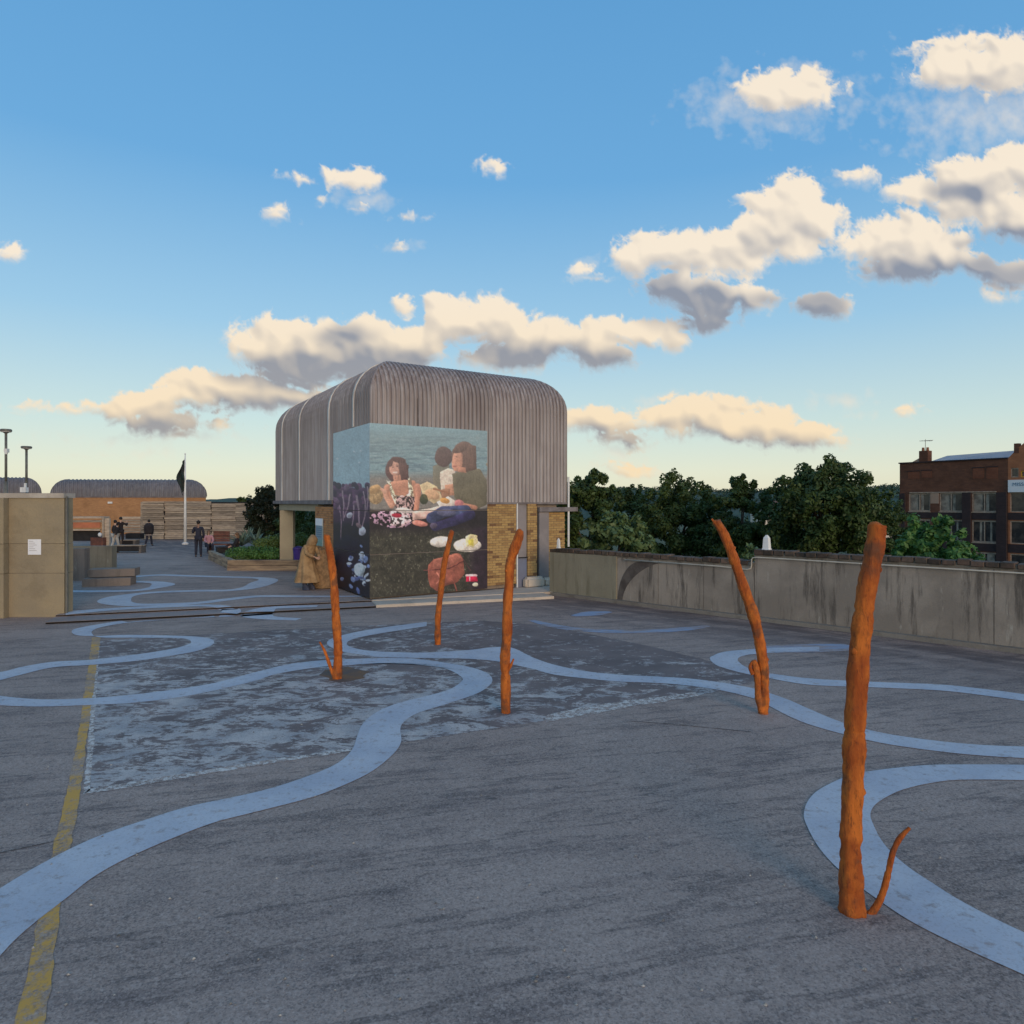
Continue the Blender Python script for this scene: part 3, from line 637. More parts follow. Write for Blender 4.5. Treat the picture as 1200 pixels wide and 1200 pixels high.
sheet('orange_dust', [gp(372,792), gp(395,800), gp(428,795), gp(432,787), gp(410,782), gp(382,786)], 0.0050, 'sawdust', ragged=0.05, seed=5)
pe = NT('pale_flaked_edge'); pc_, st_, fi_, pi_ = deck_col(pe)
M['edgepaint'] = pe.fin(pe.mix(pe.ramp(pe.noise(13, 8, 0.8), 0.47, 0.56), pc_, (0.66, 0.60, 0.54)), 0.8)
sheet('worn_edge_paint', [gp(98,931.5), gp(300,898), gp(420,879), gp(420,876), gp(300,893), gp(104,925)], 0.0036, 'edgepaint', ragged=0.012, seed=8)
sheet('worn_edge_paint', [gp(98,931), gp(113,751), gp(117,751), gp(106,926)], 0.0036, 'edgepaint', ragged=0.010, seed=9)
sheet('worn_edge_paint', [gp(640,846), gp(735,829), gp(820,815.5), gp(815,811), gp(735,821), gp(690,828), gp(640,838)], 0.0036, 'edgepaint', ragged=0.03, seed=10)
def crack(pts, w=0.012, z=0.005):
    P = [gp(*p) for p in pts]; mb = MB(); rs = random.Random(len(pts))
    P = resample(P, 24)
    for p_, q_ in zip(P, P[1:]):
        t = (q_-p_).normalized(); n = V(-t.y, t.x, 0) * w * rs.uniform(0.5, 1.2)
        mb.add([p_+n+V(0,0,z), p_-n+V(0,0,z), q_-n+V(0,0,z), q_+n+V(0,0,z)], [(0, 1, 2, 3)])
    tag(build('asphalt_crack', mb, M['gap_and_shade']), kind='structure')
crack([(735,845), (800,850), (880,858)], 0.006)
crack([(0,1000), (70,985)], 0.004)

# loose grit and pebbles on the deck
mb = MB(); rs = random.Random(42)
for i in range(420):
    Y_ = 3.2 + 14*rs.random()**1.6; X_ = rs.uniform(-.75, .62)*Y_ ; r_ = rs.uniform(.004, .013)
    if level(X_, Y_) > 0: continue
    b_ = len(mb.v); c_ = V(X_, Y_, r_*.3); ds = [V(1, 0, 0), V(0, 1, 0), V(-1, 0, 0), V(0, -1, 0), V(0, 0, .8)]
    mb.add([c_ + d_*r_*rs.uniform(.7, 1.3) for d_ in ds] + [c_ - V(0, 0, r_*.3)], [(0, 1, 4), (1, 2, 4), (2, 3, 4), (3, 0, 4)])
tag(build('grit', mb, mat('pale_grit', (0.50, 0.46, 0.40), (0.10, 0.09, 0.08), scale=9)), 'loose pale grit scattered over the deck', 'grit', kind='stuff')
# ------------------------------------------------------------------ parapet wall
def wall_quad(P, D, s0, s1, z0, z1, off0, off1):   # slab along D between offsets off0..off1 from the face (towards PN positive)
    o = P + D*s0 + PN*off0
    return (V(o.x, o.y, z0), V(*(D*(s1-s0)), 0), V(*(PN*(off1-off0)), 0), V(0, 0, z1-z0))
def spx(px):                                        # distance along the parapet at pixel column px
    k = (px - HX) / F
    return (k*PW0.y - PW0.x) / (PD.x - k*PD.y)
s_a, s_b, s_end = spx(723), spx(884), 30.0
s_0 = spx(645)
ph = thing('parapet_wall', (PW0.x, PW0.y, 0), 'long weathered concrete parapet along the right edge of the deck, stepping up halfway', 'wall')
mb = MB(); mb.par(*wall_quad(PW0, PD, s_0, s_a, 0, 1.27, -0.30, 0.04)); build('pale_panel', mb, M['parapet_pale'], ph)
def joint_panels(s0, s1, n, z1):
    for i in range(n):
        u0 = s0 + (s1-s0)*i/n; u1 = s0 + (s1-s0)*(i+1)/n
        mb = MB(); mb.par(*wall_quad(PW0, PD, u0+0.006, u1-0.006, 0, z1, -0.30, -0.003*(i % 2))); build('concrete_panel', mb, M['parapet'], ph)
joint_panels(s_a, s_b, 3, 1.27)
joint_panels(s_b, s_end, 10, 1.52)
mb = MB(); mb.par(*wall_quad(PW0, PD, s_a, s_end, 0, 1.2, -0.28, -0.02)); build('joint_filler', mb, M['gap_and_shade'], ph)
# dark curved patch laid on the wall face beside the pale panel
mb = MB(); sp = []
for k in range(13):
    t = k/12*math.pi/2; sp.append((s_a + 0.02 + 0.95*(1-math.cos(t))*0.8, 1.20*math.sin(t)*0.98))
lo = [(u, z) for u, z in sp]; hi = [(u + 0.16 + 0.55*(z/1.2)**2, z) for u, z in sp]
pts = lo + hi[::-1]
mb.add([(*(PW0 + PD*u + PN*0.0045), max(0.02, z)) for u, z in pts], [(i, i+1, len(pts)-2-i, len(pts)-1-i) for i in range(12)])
build('dark_curve', mb, mat('dark_curve_tone', (0.07, 0.058, 0.052), (0.115, 0.10, 0.088), scale=4), ph)
mb = MB(); mb.par(*wall_quad(PW0, PD, s_0, s_end, 0, 0.09, -0.02, 0.16)); 
o_ = build('skirting', mb, M['skirt'], ph)
# brick-on-edge coping
unit = MB(); unit.par((0, 0, 0), V(*(PD*0.225), 0), V(*(PN*0.36), 0), (0, 0, 0.11))
bo = build('coping_brick', unit, M['copbrick'], origin=(0, 0, 0))
me_b = bo.data; bpy.data.objects.remove(bo)
bv = bmesh.new(); bv.from_mesh(me_b); bmesh.ops.bevel(bv, geom=bv.edges[:], offset=0.012, segments=1, affect='EDGES'); bv.to_mesh(me_b); bv.free()
def coping(s0, s1, z):
    s = s0; i = 0
    while s < s1 - 0.1 and i < 200:
        o = bpy.data.objects.new('coping_brick', me_b); COL.objects.link(o); o.parent = ph
        q = PW0 + PD*s - PN*(0.31 + rnd.uniform(-.008, .012))
        o.location = V(q.x, q.y, z + rnd.uniform(-0.006, 0.012)) - ph.location
        o.rotation_euler = (rnd.uniform(-.02, .02), rnd.uniform(-.03, .03), rnd.uniform(-.03, .03)); o.scale = (rnd.uniform(.94, 1.0), 1, rnd.uniform(.8, 1.1))
        s += 0.24; i += 1
coping(s_0, s_b - 0.05, 1.28); coping(s_b, 24, 1.53)
mb = MB(); mb.par(*wall_quad(PW0, PD, s_0, s_b, 1.25, 1.34, -0.29, 0.015)); mb.par(*wall_quad(PW0, PD, s_b, 24, 1.50, 1.59, -0.29, 0.015)); build('mortar_bed', mb, M['mortar'], ph)
# conduit clipped under the coping
def pp(s, off, z): q = PW0 + PD*s + PN*off; return V(q.x, q.y, z)
c_ = MB(); c_.tube([pp(s_a+0.3, .06, 1.20), pp(s_b-0.9, .06, 1.20), pp(s_b-.14, .06, 1.17), pp(s_b-0.06, .06, 1.20), pp(s_b-0.04, .06, 1.27), pp(s_b-0.04, .06, 1.42), pp(s_b, .06, 1.46), pp(s_b+.1, .06, 1.47), pp(s_b+6, .055, 1.455), pp(24, .06, 1.46)], 0.016, 6)
tag(build('conduit', c_, M['cable'], smooth=True), 'thin cream conduit running under the brick coping of the parapet and up its step', 'pipe')
def white_post(s, off, z, w, h, name, label, cat):
    q = pp(s, off, z); mb = MB()
    mb.lathe(q, [(w*.5, 0), (w*.5, h*.08), (w*.42, h*.12), (w*.34, h*.80), (w*.10, h)], 4)
    tag(build(name, mb, M['white']), label, cat)
white_post(spx(895), -0.16, 1.63, 0.24, 0.36, 'white_marker_post', 'white pointed post on the parapet coping beside its step', 'post')
white_post(spx(652) , -0.10, 1.39, 0.13, 0.30, 'white_cone', 'small white cone on the parapet coping against the brick building', 'cone')

# ------------------------------------------------------------------ hooded corrugated building
C = V(-3.87, 19.0); Rr = V(3.08, 2.1); Lf = V(-1.71, 2.85)
RU, LU = Rr.normalized(), Lf.normalized(); RL, LL = Rr.length * 1.834, Lf.length * 3.52
RN = V(RU.y, -RU.x); LN = V(-LU.y, LU.x)
if LN.x > 0: LN = -LN
def p3(v, z): return V(v.x, v.y, z)
def hood(parent, C, U1, L1, U2, L2, z0, z1, R, pitch, depth, sheet_len, m, both=True, vert=4, name='cladding_sheet'):
    """Box with rounded top edges, clad in corrugated sheets. U1/U2 run along the two seen faces from the near corner."""
    faces = [(C, U1, L1, U2), (C, U2, L2, U1)]
    if both: faces += [(C + U1*L1, U2, L2, -U1), (C + U2*L2, U1, L1, -U2)]
    for (P, D, L, In) in faces:
        ns = max(1, round(L / sheet_len))
        for k in range(ns):
            a_, b_ = L*k/ns, L*(k+1)/ns
            nr = max(1, round((b_-a_)/pitch)); mb = MB(); cols = []
            for r in range(nr):
                for (f, d) in ((0.0, 0), (0.18, 0), (0.30, 1), (0.70, 1), (0.82, 0)):
                    cols.append((a_ + (b_-a_)*(r+f)/nr, d*depth))
            cols.append((b_, 0)); vs = []; rows = vert + 9
            for s, d in cols:
                ins = min(max(s, 0.0), max(L-s, 0.0), R); thm = math.acos(max(-1, min(1, 1 - ins/R))) if ins < R else math.pi/2
                for j in range(vert):
                    z = z0 + (z1-R-z0)*j/vert; q = P + D*s - In*d; vs.append((q.x, q.y, z))
                for j in range(9):
                    th = thm*j/8; q = P + D*s + In*(R*(1-math.cos(th))) - In*d*math.cos(th); vs.append((q.x, q.y, z1-R+R*math.sin(th) + d*math.sin(th)))
            fs = [(i*rows+j, (i+1)*rows+j, (i+1)*rows+j+1, i*rows+j+1) for i in range(len(cols)-1) for j in range(rows-1)]
            mb.add(vs, fs); build(name, mb, m, parent)
    mb = MB(); q = [C + U1*R + U2*R, C + U1*(L1-R) + U2*R, C + U1*(L1-R) + U2*(L2-R), C + U1*R + U2*(L2-R)]
    mb.add([(v.x, v.y, z1) for v in q], [(0, 1, 2, 3)]); build('flat_roof', mb, M['rooftop'], parent)
bl = thing('hooded_building', (C.x, C.y, 0), 'brick rooftop building under a rounded corrugated metal hood, with a wraparound picnic mural', 'building')
hood(bl, C, RU, RL, LU, LL, 2.75, 6.88, 1.15, 0.140, 0.048, 0.98, M['clad'])
mb = MB(); mb.par(p3(C - LU*0.0 + RU*0.0, 2.735), p3(RU*RL, 0), p3(LU*LL, 0), (0, 0, 0.012)); build('soffit', mb, M['fascia'], bl)
for P_, U_ in ((C, RU + LU), (C + RU*RL, LU - RU), (C + LU*LL, RU - LU)):
    pts_ = [p3(P_, 2.76), p3(P_, 5.73)] + [p3(P_ + U_*1.15*(1-math.cos(math.pi/2*j/10)), 5.73 + 1.15*math.sin(math.pi/2*j/10)) for j in range(1, 11)]
    mb = MB(); mb.tube(pts_, .045, 8); build('corner_trim', mb, M['clad'], bl, smooth=True)
def lt(px): k = (px-HX)/F; return (k*19 + 3.87)/(-1.71 - 2.85*k) * Lf.length
def rt(px): k = (px-HX)/F; return (k*19 + 3.87)/(3.08 - 2.1*k) * Rr.length
# pale translucent battens up the left face, following the curve
for px, w in ((332, .10), (352.5, .10), (387, .13), (416, .11)):
    s = lt(px); rows = []; 
    ins = min(s, LL-s, 1.15); 
    for z in ((2.78, 4.2, 5.73) if px < 400 else (4.96, 5.73)): rows.append((0.0, z, 0))
    thm = math.pi/2 if ins >= 1.15 else math.acos(1-ins/1.15)
    for j in range(1, 9): th = thm*j/8; rows.append((1.15*(1-math.cos(th)), 5.73+1.15*math.sin(th), th))
    vs = []
    for inn, z, th in rows:
        for (e_, d) in ((-w/2, 0.0), (-w/2, .075), (w/2, .075), (w/2, 0.0)):
            q = C + LU*(s+e_) + RU*(inn - d*math.cos(th)); vs.append((q.x, q.y, z + d*math.sin(th)))
    mb = MB(); mb.add(vs, [(i*4+j, (i+1)*4+j, (i+1)*4+j+1, i*4+j+1) for i in range(len(rows)-1) for j in range(3)]); build('batten', mb, M['batten'], bl)
for px in (489, 621):
    s = rt(px); mb = MB(); q = C + RU*s - LU*0.05
    mb.par(p3(q, 2.76), p3(RU*0.02, 0), p3(LU*0.03, 0), (0, 0, 2.97)); build('seam_strip', mb, M['fascia'], bl)
# eaves drip rail
mb = MB(); mb.par(p3(C - LU*0.06, 2.70), p3(RU*RL, 0), p3(LU*0.08, 0), (0, 0, 0.06)); build('eaves_rail', mb, M['fascia'], bl)
mb = MB(); mb.par(p3(C + LU*3.4 - RU*0.10, 2.70), p3(LU*(LL-3.4+0.25), 0), p3(RU*0.6, 0), (0, 0, 0.13)); build('edge_slab', mb, M['fascia'], bl)
ZB = Z2
def rect_on(P, D, N, s0, s1, z0, z1, d0, d1):       # block on a face: D along, N outward
    q = P + D*s0 + N*d0; return (p3(q, z0), p3(D*(s1-s0), 0), p3(N*(d1-d0), 0), V(0, 0, z1-z0))
RNn = -LU.copy(); RNn = V(RU.y, -RU.x)              # outward normal of the right face
LNn = V(-LU.y, LU.x)                                # outward normal of the left face
if LNn.dot(RU) > 0: LNn = -LNn
def bricks(name, P, D, N, s0, s1, z0, z1, depth, m, parent, label=None):
    mb = MB(); rs = random.Random(int(s0*100)); nrow = int((z1-z0)/0.075); bh = (z1-z0)/nrow
    for r in range(nrow):
        s = s0 - (0.1125 if r % 2 else 0)
        while s < s1 - 0.01:
            a_, b_ = max(s, s0), min(s + 0.215, s1)
            if b_ - a_ > 0.03: mb.par(*rect_on(P, D, N, a_, b_, z0+r*bh, z0+(r+1)*bh-0.010, 0, depth + rs.uniform(-.002, .004)))
            s += 0.225
    o = build(name, mb, m, parent); o['kind'] = 'stuff'
    mb = MB(); mb.par(*rect_on(P, D, N, s0+.002, s1-.002, z0, z1, -0.08, depth-0.012)); build('mortar', mb, M['mortar'], o)
    return o
# solid core so nothing shows through (behind the mural and the infill)
mb = MB(); mb.par(*rect_on(C, RU, RNn, 0.03, RL-0.3, ZB, 2.73, -0.42, -0.12)); build('inner_wall', mb, M['lowwall'], bl)
mb = MB(); mb.par(*rect_on(C + RU*0.12, LU, LNn, 0.1, lt(371.7)-0.02, ZB, 2.73, -0.25, -0.10)); build('inner_wall', mb, M['lowwall'], bl)
bricks('brick_panel', C, RU, RNn, rt(566), rt(604.3), ZB+.12, 2.72, 0.03, M['ybrick'], bl)
mb = MB(); mb.par(*rect_on(C, RU, RNn, rt(604.4), rt(605.4), ZB, 2.72, 0, 0.07)); build('white_trim', mb, M['white'], bl)
mb = MB(); mb.par(*rect_on(C, RU, RNn, rt(605.6), rt(616.6), 1.02, 2.72, -.05, 0.02)); build('grey_panel', mb, M['greypost'], bl)
mb = MB(); mb.par(*rect_on(C, RU, RNn, rt(605.6), rt(616.2), ZB, 1.0, -.05, 0.05)); dd = build('door', mb, M['bluedoor'], bl)
mb = MB(); mb.par(*rect_on(C, RU, RNn, rt(607), rt(616.8), 1.005, 1.03, 0.0, 0.10)); build('handle_rail', mb, M['black'], dd)
bricks('brick_pier', C, RU, RNn, rt(617), rt(628), ZB+.2, 2.72, 0.06, M['ybrick'], bl)
mb = MB(); mb.par(*rect_on(C, RU, RNn, rt(628.2), rt(630.2), ZB, 2.70, -.08, -0.03)); build('dark_recess', mb, M['black'], bl)
mb = MB(); mb.par(*rect_on(C, RU, RNn, rt(630.4), rt(641.5), ZB, 2.44, -.05, 0.08)); build('grey_post', mb, M['greypost'], bl)
bricks('brick_panel', C, RU, RNn, rt(642.6), rt(662), ZB, 2.44, 0.0, M['ybrick'], bl)
mb = MB(); mb.par(*rect_on(C, RU, RNn, rt(629.5), rt(674), 2.46, 2.60, -.15, 0.14)); build('grey_beam', mb, M['fascia'], bl)
mb = MB(); q = C + RU*rt(664) + RNn*0.10; mb.tube([p3(q, 1.3), p3(q, 3.6)], 0.035, 8); build('downpipe', mb, M['white'], bl)
mb = MB(); q = C + RU*rt(606) ; 
mb.add(*(lambda: ([], []))()) if False else None
# rough concrete footings at the foot of the right corner
for (a_, b_, h_, d_) in ((610, 632, .36, .34), (632, 642, .30, .26)):
    mb = MB(); s0, s1 = rt(a_), rt(b_)
    mb.par(*rect_on(C, RU, RNn, s0, s1, ZB-.04, ZB-.04+h_, 0.065, d_)); o = build('footing', mb, M['apron'], bl)
    bm = bmesh.new(); bm.from_mesh(o.data); bmesh.ops.bevel(bm, geom=bm.edges[:], offset=0.07, segments=3, affect='EDGES'); bm.to_mesh(o.data); bm.free()
# left side: brick pier, lintel and concrete column of the open bay
bricks('brick_pier', C, LU, LNn, lt(393.4), lt(371.7), ZB, 2.62, 0.03, M['obrick'], bl)
mb = MB(); mb.par(*rect_on(C, LU, LNn, lt(371.7)+.002, lt(371.7)+0.25, ZB, 2.62, -0.30, 0.0)); build('pier_return', mb, M['obrick'], bl)
mb = MB(); mb.par(*rect_on(C, LU, LNn, lt(371.5), LL-0.35, 2.45, 2.69, -0.30, -0.03)); build('lintel', mb, M['cream'], bl)
cc = at(337, 600, 28.3); mb = MB(); mb.box((cc.x, cc.y, 1.26), (0.52, 0.5, 2.36), math.radians(8)); build('column', mb, M['cream'], bl)
tagm = MB()
def on_left(px0, px1, z0, z1, d0, d1, m, name, parent):
    mb = MB(); mb.par(*rect_on(C, LU, LNn, lt(px1), lt(px0), z0, z1, d0, d1)); return build(name, mb, m, parent)
nb = thing('notice_board', (*(C + LU*lt(376)), 1.3), 'narrow blue-grey notice panel with white and green ends on the orange brick pier', 'sign')
on_left(372.3, 380.3, 1.30, 2.22, .04, .07, mat('notice_blue', (0.20, 0.28, 0.33), (0.26, 0.33, 0.36), scale=8), 'panel', nb)
on_left(372.3, 380.3, 1.98, 2.22, .071, .078, M['paper'], 'white_header', nb)
on_left(372.3, 380.3, 1.30, 1.52, .071, .078, mat('notice_green', (0.24, 0.36, 0.30), (0.2, 0.3, 0.26)), 'green_footer', nb)
for k in range(5): on_left(373.3, 379.3, 1.88 - .07*k, 1.90 - .07*k, .071, .074, M['ink'], 'text_line', nb)

# ------------------------------------------------------------------ the mural (flat print, painted in code)
HW, WW = 600, 550
IMG = np.zeros((HW, WW, 3)); YY, XX = np.mgrid[0:HW, 0:WW].astype(float)*2
def put(mask, col, tex=None, relief=.34):
    global IMG
    c = np.array(col, float)/255
    if relief and mask.mean() < .12:                      # rounded light and shade inside small shapes
        q = mask
        for r in (5, 5, 3):
            for ax in (0, 1):
                cs = np.cumsum(np.pad(q, [(r+1, r) if k == ax else (0, 0) for k in (0, 1)], mode='edge'), ax)
                q = (np.take(cs, range(2*r+1, cs.shape[ax]), ax) - np.take(cs, range(0, cs.shape[ax]-2*r-1), ax))/(2*r+1)
        gy, gx = np.gradient(q); sh = np.clip(1 + relief*(gx*4.5 + gy*5.5), .55, 1.4)
        tex = sh if tex is None else tex*sh
    c = c[None, None, :] * (np.ones((HW, WW, 1)) if tex is None else tex[..., None])
    IMG = IMG*(1-mask[..., None]) + c*mask[..., None]
wn = vnoise((HW, WW), (20, 20), 91, 4) - .5; wn2 = vnoise((HW, WW), (20, 20), 92, 4) - .5
XW, YW = XX + wn*9, YY + wn2*9
def ell(cx, cy, rx, ry, rot=0, soft=3.0):
    a_ = math.radians(rot); dx, dy = XW-cx, YW-cy; u = dx*math.cos(a_)+dy*math.sin(a_); v = -dx*math.sin(a_)+dy*math.cos(a_)
    d = (1-np.sqrt((u/rx)**2+(v/ry)**2))*min(rx, ry); return np.clip(d/soft+.5, 0, 1)
def seg(pts, w0, w1=None, soft=3.0):
    w1 = w0 if w1 is None else w1; m = np.zeros((HW, WW)); n = len(pts)-1
    for i in range(n):
        (x0, y0), (x1, y1) = pts[i], pts[i+1]; dx, dy = x1-x0, y1-y0; t = np.clip(((XW-x0)*dx+(YW-y0)*dy)/(dx*dx+dy*dy+1e-6), 0, 1)
        w = w0+(w1-w0)*(i+t)/n; d = w/2-np.hypot(XW-x0-t*dx, YW-y0-t*dy); m = np.maximum(m, np.clip(d/soft+.5, 0, 1))
    return m
def poly(pts, soft=0):
    ins = np.zeros((HW, WW), bool); n = len(pts)
    for i in range(n):
        (x0, y0), (x1, y1) = pts[i], pts[(i+1) % n]
        c = ((y0 > YW) != (y1 > YW)) & (XW < (x1-x0)*(YW-y0)/((y1-y0) or 1e-6)+x0); ins ^= c
    return ins.astype(float)
def paint():
    global IMG
    T = vnoise((HW, WW), (45, 6), 1, 5); T2 = vnoise((HW, WW), (15, 11), 2, 5); G = vnoise((HW, WW), (4, 6), 3, 3); Z = vnoise((HW, WW), (30, 30), 4, 4)
    one = np.ones((HW, WW)); RP = vnoise((HW, WW), (26, 3), 77, 3)
    # water with ripples
    put(one, (112, 146, 158)); k = np.clip((T-.46)*7, 0, 1); put(k*.6*np.clip(YY/220, .35, 1), (76, 100, 116)); put(np.clip((RP-.56)*9, 0, 1)*.5*np.clip(YY/260, .3, 1), (142, 168, 178)); put(np.clip((T2-.6)*5, 0, 1)*.3, (150, 168, 172))
    put(np.clip((YY-60)/-70+1, 0, 1)*.6, (128, 176, 196))
    put((XX < 303)*1.0, (166, 192, 200)); put((XX < 303)*np.clip((Z-.4)*2, 0, 1)*.4, (140, 172, 184))
    put(np.clip((YY-330)/60, 0, 1)*(XX > 303)*.7, (124, 108, 98))
    # dark meadow
    put(np.clip((YY-(560+Z*30))/20, 0, 1), (38, 34, 38)); gm = np.clip((YY-700)/60, 0, 1)*(XX > 303)*np.clip((1010-XX)/60, 0, 1)
    put(gm*.9, (56, 56, 48)); put(gm*np.clip((G-.52)*5, 0, 1)*.55, (88, 88, 74)); put(gm*np.clip((T2-.5)*5, 0, 1)*.45, (34, 36, 32)); put(gm*np.clip((G-.72)*9, 0, 1)*.7, (140, 142, 130))
    put(np.clip((YY-690)/30, 0, 1)*np.clip((XX-900)/60, 0, 1)*.85, (44, 34, 46))
    # left face: purple blooms over stems, dark below
    lf = (XX < 303)*1.0
    put(lf*np.clip((YY-(425+Z*20))/12, 0, 1), (62, 34, 66)); put(lf*np.clip((T2-.5)*6, 0, 1)*np.clip((YY-430)/10, 0, 1)*np.clip((620-YY)/60, 0, 1)*.7, (104, 62, 98)); put(lf*np.clip((YY-640)/50, 0, 1), (24, 20, 34))
    rs = random.Random(15)
    for i in range(46):
        x, y = rs.uniform(72, 300), 425 + rs.random()**1.5*170; r = rs.uniform(9, 22)
        put(ell(x, y, r, r*.8, rs.uniform(0, 90))*lf, rs.choice([(62, 34, 66), (84, 48, 84), (104, 62, 96), (44, 28, 52), (120, 84, 112)]), .6+.7*T2)
    for x0, y0, x1, y1, w in ((130, 470, 133, 660, 10), (178, 490, 140, 640, 12), (220, 500, 240, 720, 14), (262, 470, 275, 600, 9), (275, 560, 255, 700, 10), (110, 560, 118, 780, 7), (200, 560, 190, 690, 9), (290, 440, 282, 600, 8)):
        put(seg([(x0, y0), ((x0+x1)/2+6, (y0+y1)/2), (x1, y1)], w, w*.6), (150, 122, 134), .8+.4*G)
    put(ell(175, 624, 22, 16, -35), (190, 182, 192)); put(ell(256, 722, 20, 30, 15), (206, 202, 212)); put(ell(235, 688, 22, 14, 40), (128, 100, 104))
    put(ell(170, 880, 100, 130)*.5*lf, (22, 26, 54))
    rs = random.Random(5)
    for i in range(34):
        x, y = rs.gauss(232, 42), rs.gauss(965, 58); put(ell(x, y, rs.uniform(9, 22), rs.uniform(7, 15), rs.uniform(0, 180)), rs.choice([(178, 190, 214), (130, 148, 190), (200, 208, 220), (96, 110, 160)]), .8+.4*G)
    for i in range(10):
        x, y = rs.gauss(232, 40), rs.gauss(960, 55); put(ell(x, y, rs.uniform(6, 14), rs.uniform(6, 12), rs.uniform(0, 180)), (28, 32, 60))
    put(ell(237, 968, 36, 42), (190, 202, 208)); 
    for x, y in ((245, 208), (97, 262), (238, 285), (205, 215)): put(ell(x, y, 7, 6), (210, 220, 224)); 
    put(seg([(240, 290), (240, 410)], 3)*.5, (100, 130, 146))
    for i in range(150):                                     # grass blades and clover in the meadow
        x, y = rs.uniform(310, 1000), rs.uniform(735, 1130); l_ = rs.uniform(8, 26)
        put(seg([(x, y), (x + rs.uniform(-12, 12), y - l_)], rs.uniform(2.5, 5), 1.5, 2)*rs.uniform(.3, .8), rs.choice([(92, 94, 70), (70, 74, 56), (112, 112, 88), (30, 32, 28), (44, 48, 38)]), None, 0)
    # seated woman
    put(ell(470, 330, 70, 80, 0), (82, 62, 62)); put(poly([(420, 300), (545, 300), (545, 395), (500, 400), (440, 390), (410, 350)]), (84, 60, 58), .7+.6*T2)
    put(ell(458, 322, 34, 50, -12), (196, 146, 128)); put(ell(482, 268, 46, 20, 12)*.9, (80, 58, 56)); put(ell(432, 286, 14, 26, 20)*.9, (80, 58, 56)); put(ell(496, 330, 12, 46, -8)*.85, (82, 60, 58)); put(ell(461, 347, 15, 6, -8), (226, 206, 198)); put(ell(446, 312, 6, 3), (70, 46, 46)); put(ell(474, 309, 6, 3), (70, 46, 46)); put(seg([(456, 316), (453, 333)], 5)*.5, (166, 112, 98))
    put(poly([(448, 370), (492, 360), (500, 420), (450, 420)]), (176, 126, 106))
    put(poly([(400, 440), (440, 405), (520, 395), (580, 400), (612, 450), (612, 560), (560, 580), (470, 570), (420, 520)]), (180, 128, 106), .85+.3*Z)
    put(poly([(405, 400), (430, 400), (460, 490), (520, 500), (545, 480), (540, 380), (560, 380), (575, 480), (570, 560), (470, 570), (440, 500)])*.9, (196, 176, 150), .6+.8*(G > .5))
    put(poly([(470, 500), (580, 500), (590, 590), (460, 590)]), (138, 116, 116), .35+1.0*(G > .52)); 
    put(seg([(410, 440), (400, 490), (440, 555)], 38, 30), (190, 138, 116)); put(seg([(600, 440), (606, 500), (590, 585)], 40, 30), (184, 130, 110)); put(seg([(440, 560), (400, 500), (360, 450)], 30, 22), (200, 152, 130))
    put(seg([(395, 470), (340, 440), (310, 455)], 26, 18), (206, 160, 138)); put(ell(340, 500, 45, 50, 20), (150, 128, 96), .6+.8*G); put(ell(330, 455, 40, 26, -30), (178, 146, 104), .7+.6*T2)
    for i in range(30):                                      # hair strands
        x = rs.uniform(420, 540); put(seg([(x, rs.uniform(262, 300)), (x + rs.uniform(-14, 18), rs.uniform(330, 398))], 3, 2, 2)*.5*(((XX-458)/32)**2 + ((YY-322)/46)**2 > 1), rs.choice([(112, 84, 78), (58, 40, 40), (96, 68, 62)]), None, 0)
    put(ell(440, 330, 5, 4), (214, 150, 130)); put(ell(478, 330, 7, 5)*.5, (214, 150, 130)); put(seg([(436, 304), (450, 301)], 3)*.7, (96, 64, 60)); put(seg([(468, 300), (482, 302)], 3)*.7, (96, 64, 60))
    # skirt and cloth bundle
    put(poly([(295, 630), (350, 595), (450, 590), (560, 600), (575, 660), (520, 700), (430, 700), (330, 670)]), (112, 92, 108), .3+1.3*(vnoise((HW, WW), (7, 6), 8, 2) > .52))
    put(poly([(430, 590), (540, 590), (560, 660), (500, 700), (430, 680)]), (186, 160, 166), .3+.95*(vnoise((HW, WW), (8, 7), 9, 2) > .45)); put(ell(470, 622, 32, 14, 5), (150, 40, 60)); put(ell(520, 592, 55, 17, 6), (206, 198, 196)); put(ell(500, 580, 40, 10, -5), (228, 220, 216))
    # back view head, white shirt, second adult in olive shirt
    put(poly([(695, 310), (735, 290), (800, 300), (800, 520), (700, 500)])*.85, (112, 108, 92)); put(ell(762, 248, 55, 66), (84, 66, 64), .85+.3*G)
    put(poly([(740, 350), (790, 320), (835, 335), (835, 440), (815, 480), (745, 470)]), (208, 196, 182), .75+.5*T2); put(poly([(770, 430), (830, 420), (830, 495), (770, 495)]), (182, 134, 110)); put(poly([(745, 460), (800, 455), (800, 520), (745, 510)]), (150, 112, 90))
    put(poly([(815, 360), (900, 320), (990, 330), (1032, 400), (1032, 560), (960, 590), (880, 580), (830, 510)]), (96, 92, 76), .88+.24*Z)
    put(ell(890, 250, 78, 100, 0), (98, 74, 66), .85+.3*G); put(poly([(870, 160), (965, 180), (968, 330), (900, 345)]), (96, 72, 64), .85+.3*G)
    put(ell(848, 275, 34, 68, 6), (200, 140, 116)); put(seg([(822, 262), (815, 288)], 10)*.8, (214, 152, 124)); put(ell(842, 250, 6, 3), (84, 52, 46)); put(ell(832, 310, 11, 4), (160, 84, 76)); put(poly([(855, 310), (900, 320), (905, 355), (850, 345)]), (180, 124, 102)); put(ell(865, 196, 52, 26, -25), (92, 68, 60))
    put(seg([(880, 560), (960, 575)], 34, 26), (176, 124, 104)); put(ell(858, 545, 30, 22), (190, 120, 126)); put(seg([(1035, 300), (1060, 330)], 20), (120, 110, 90))
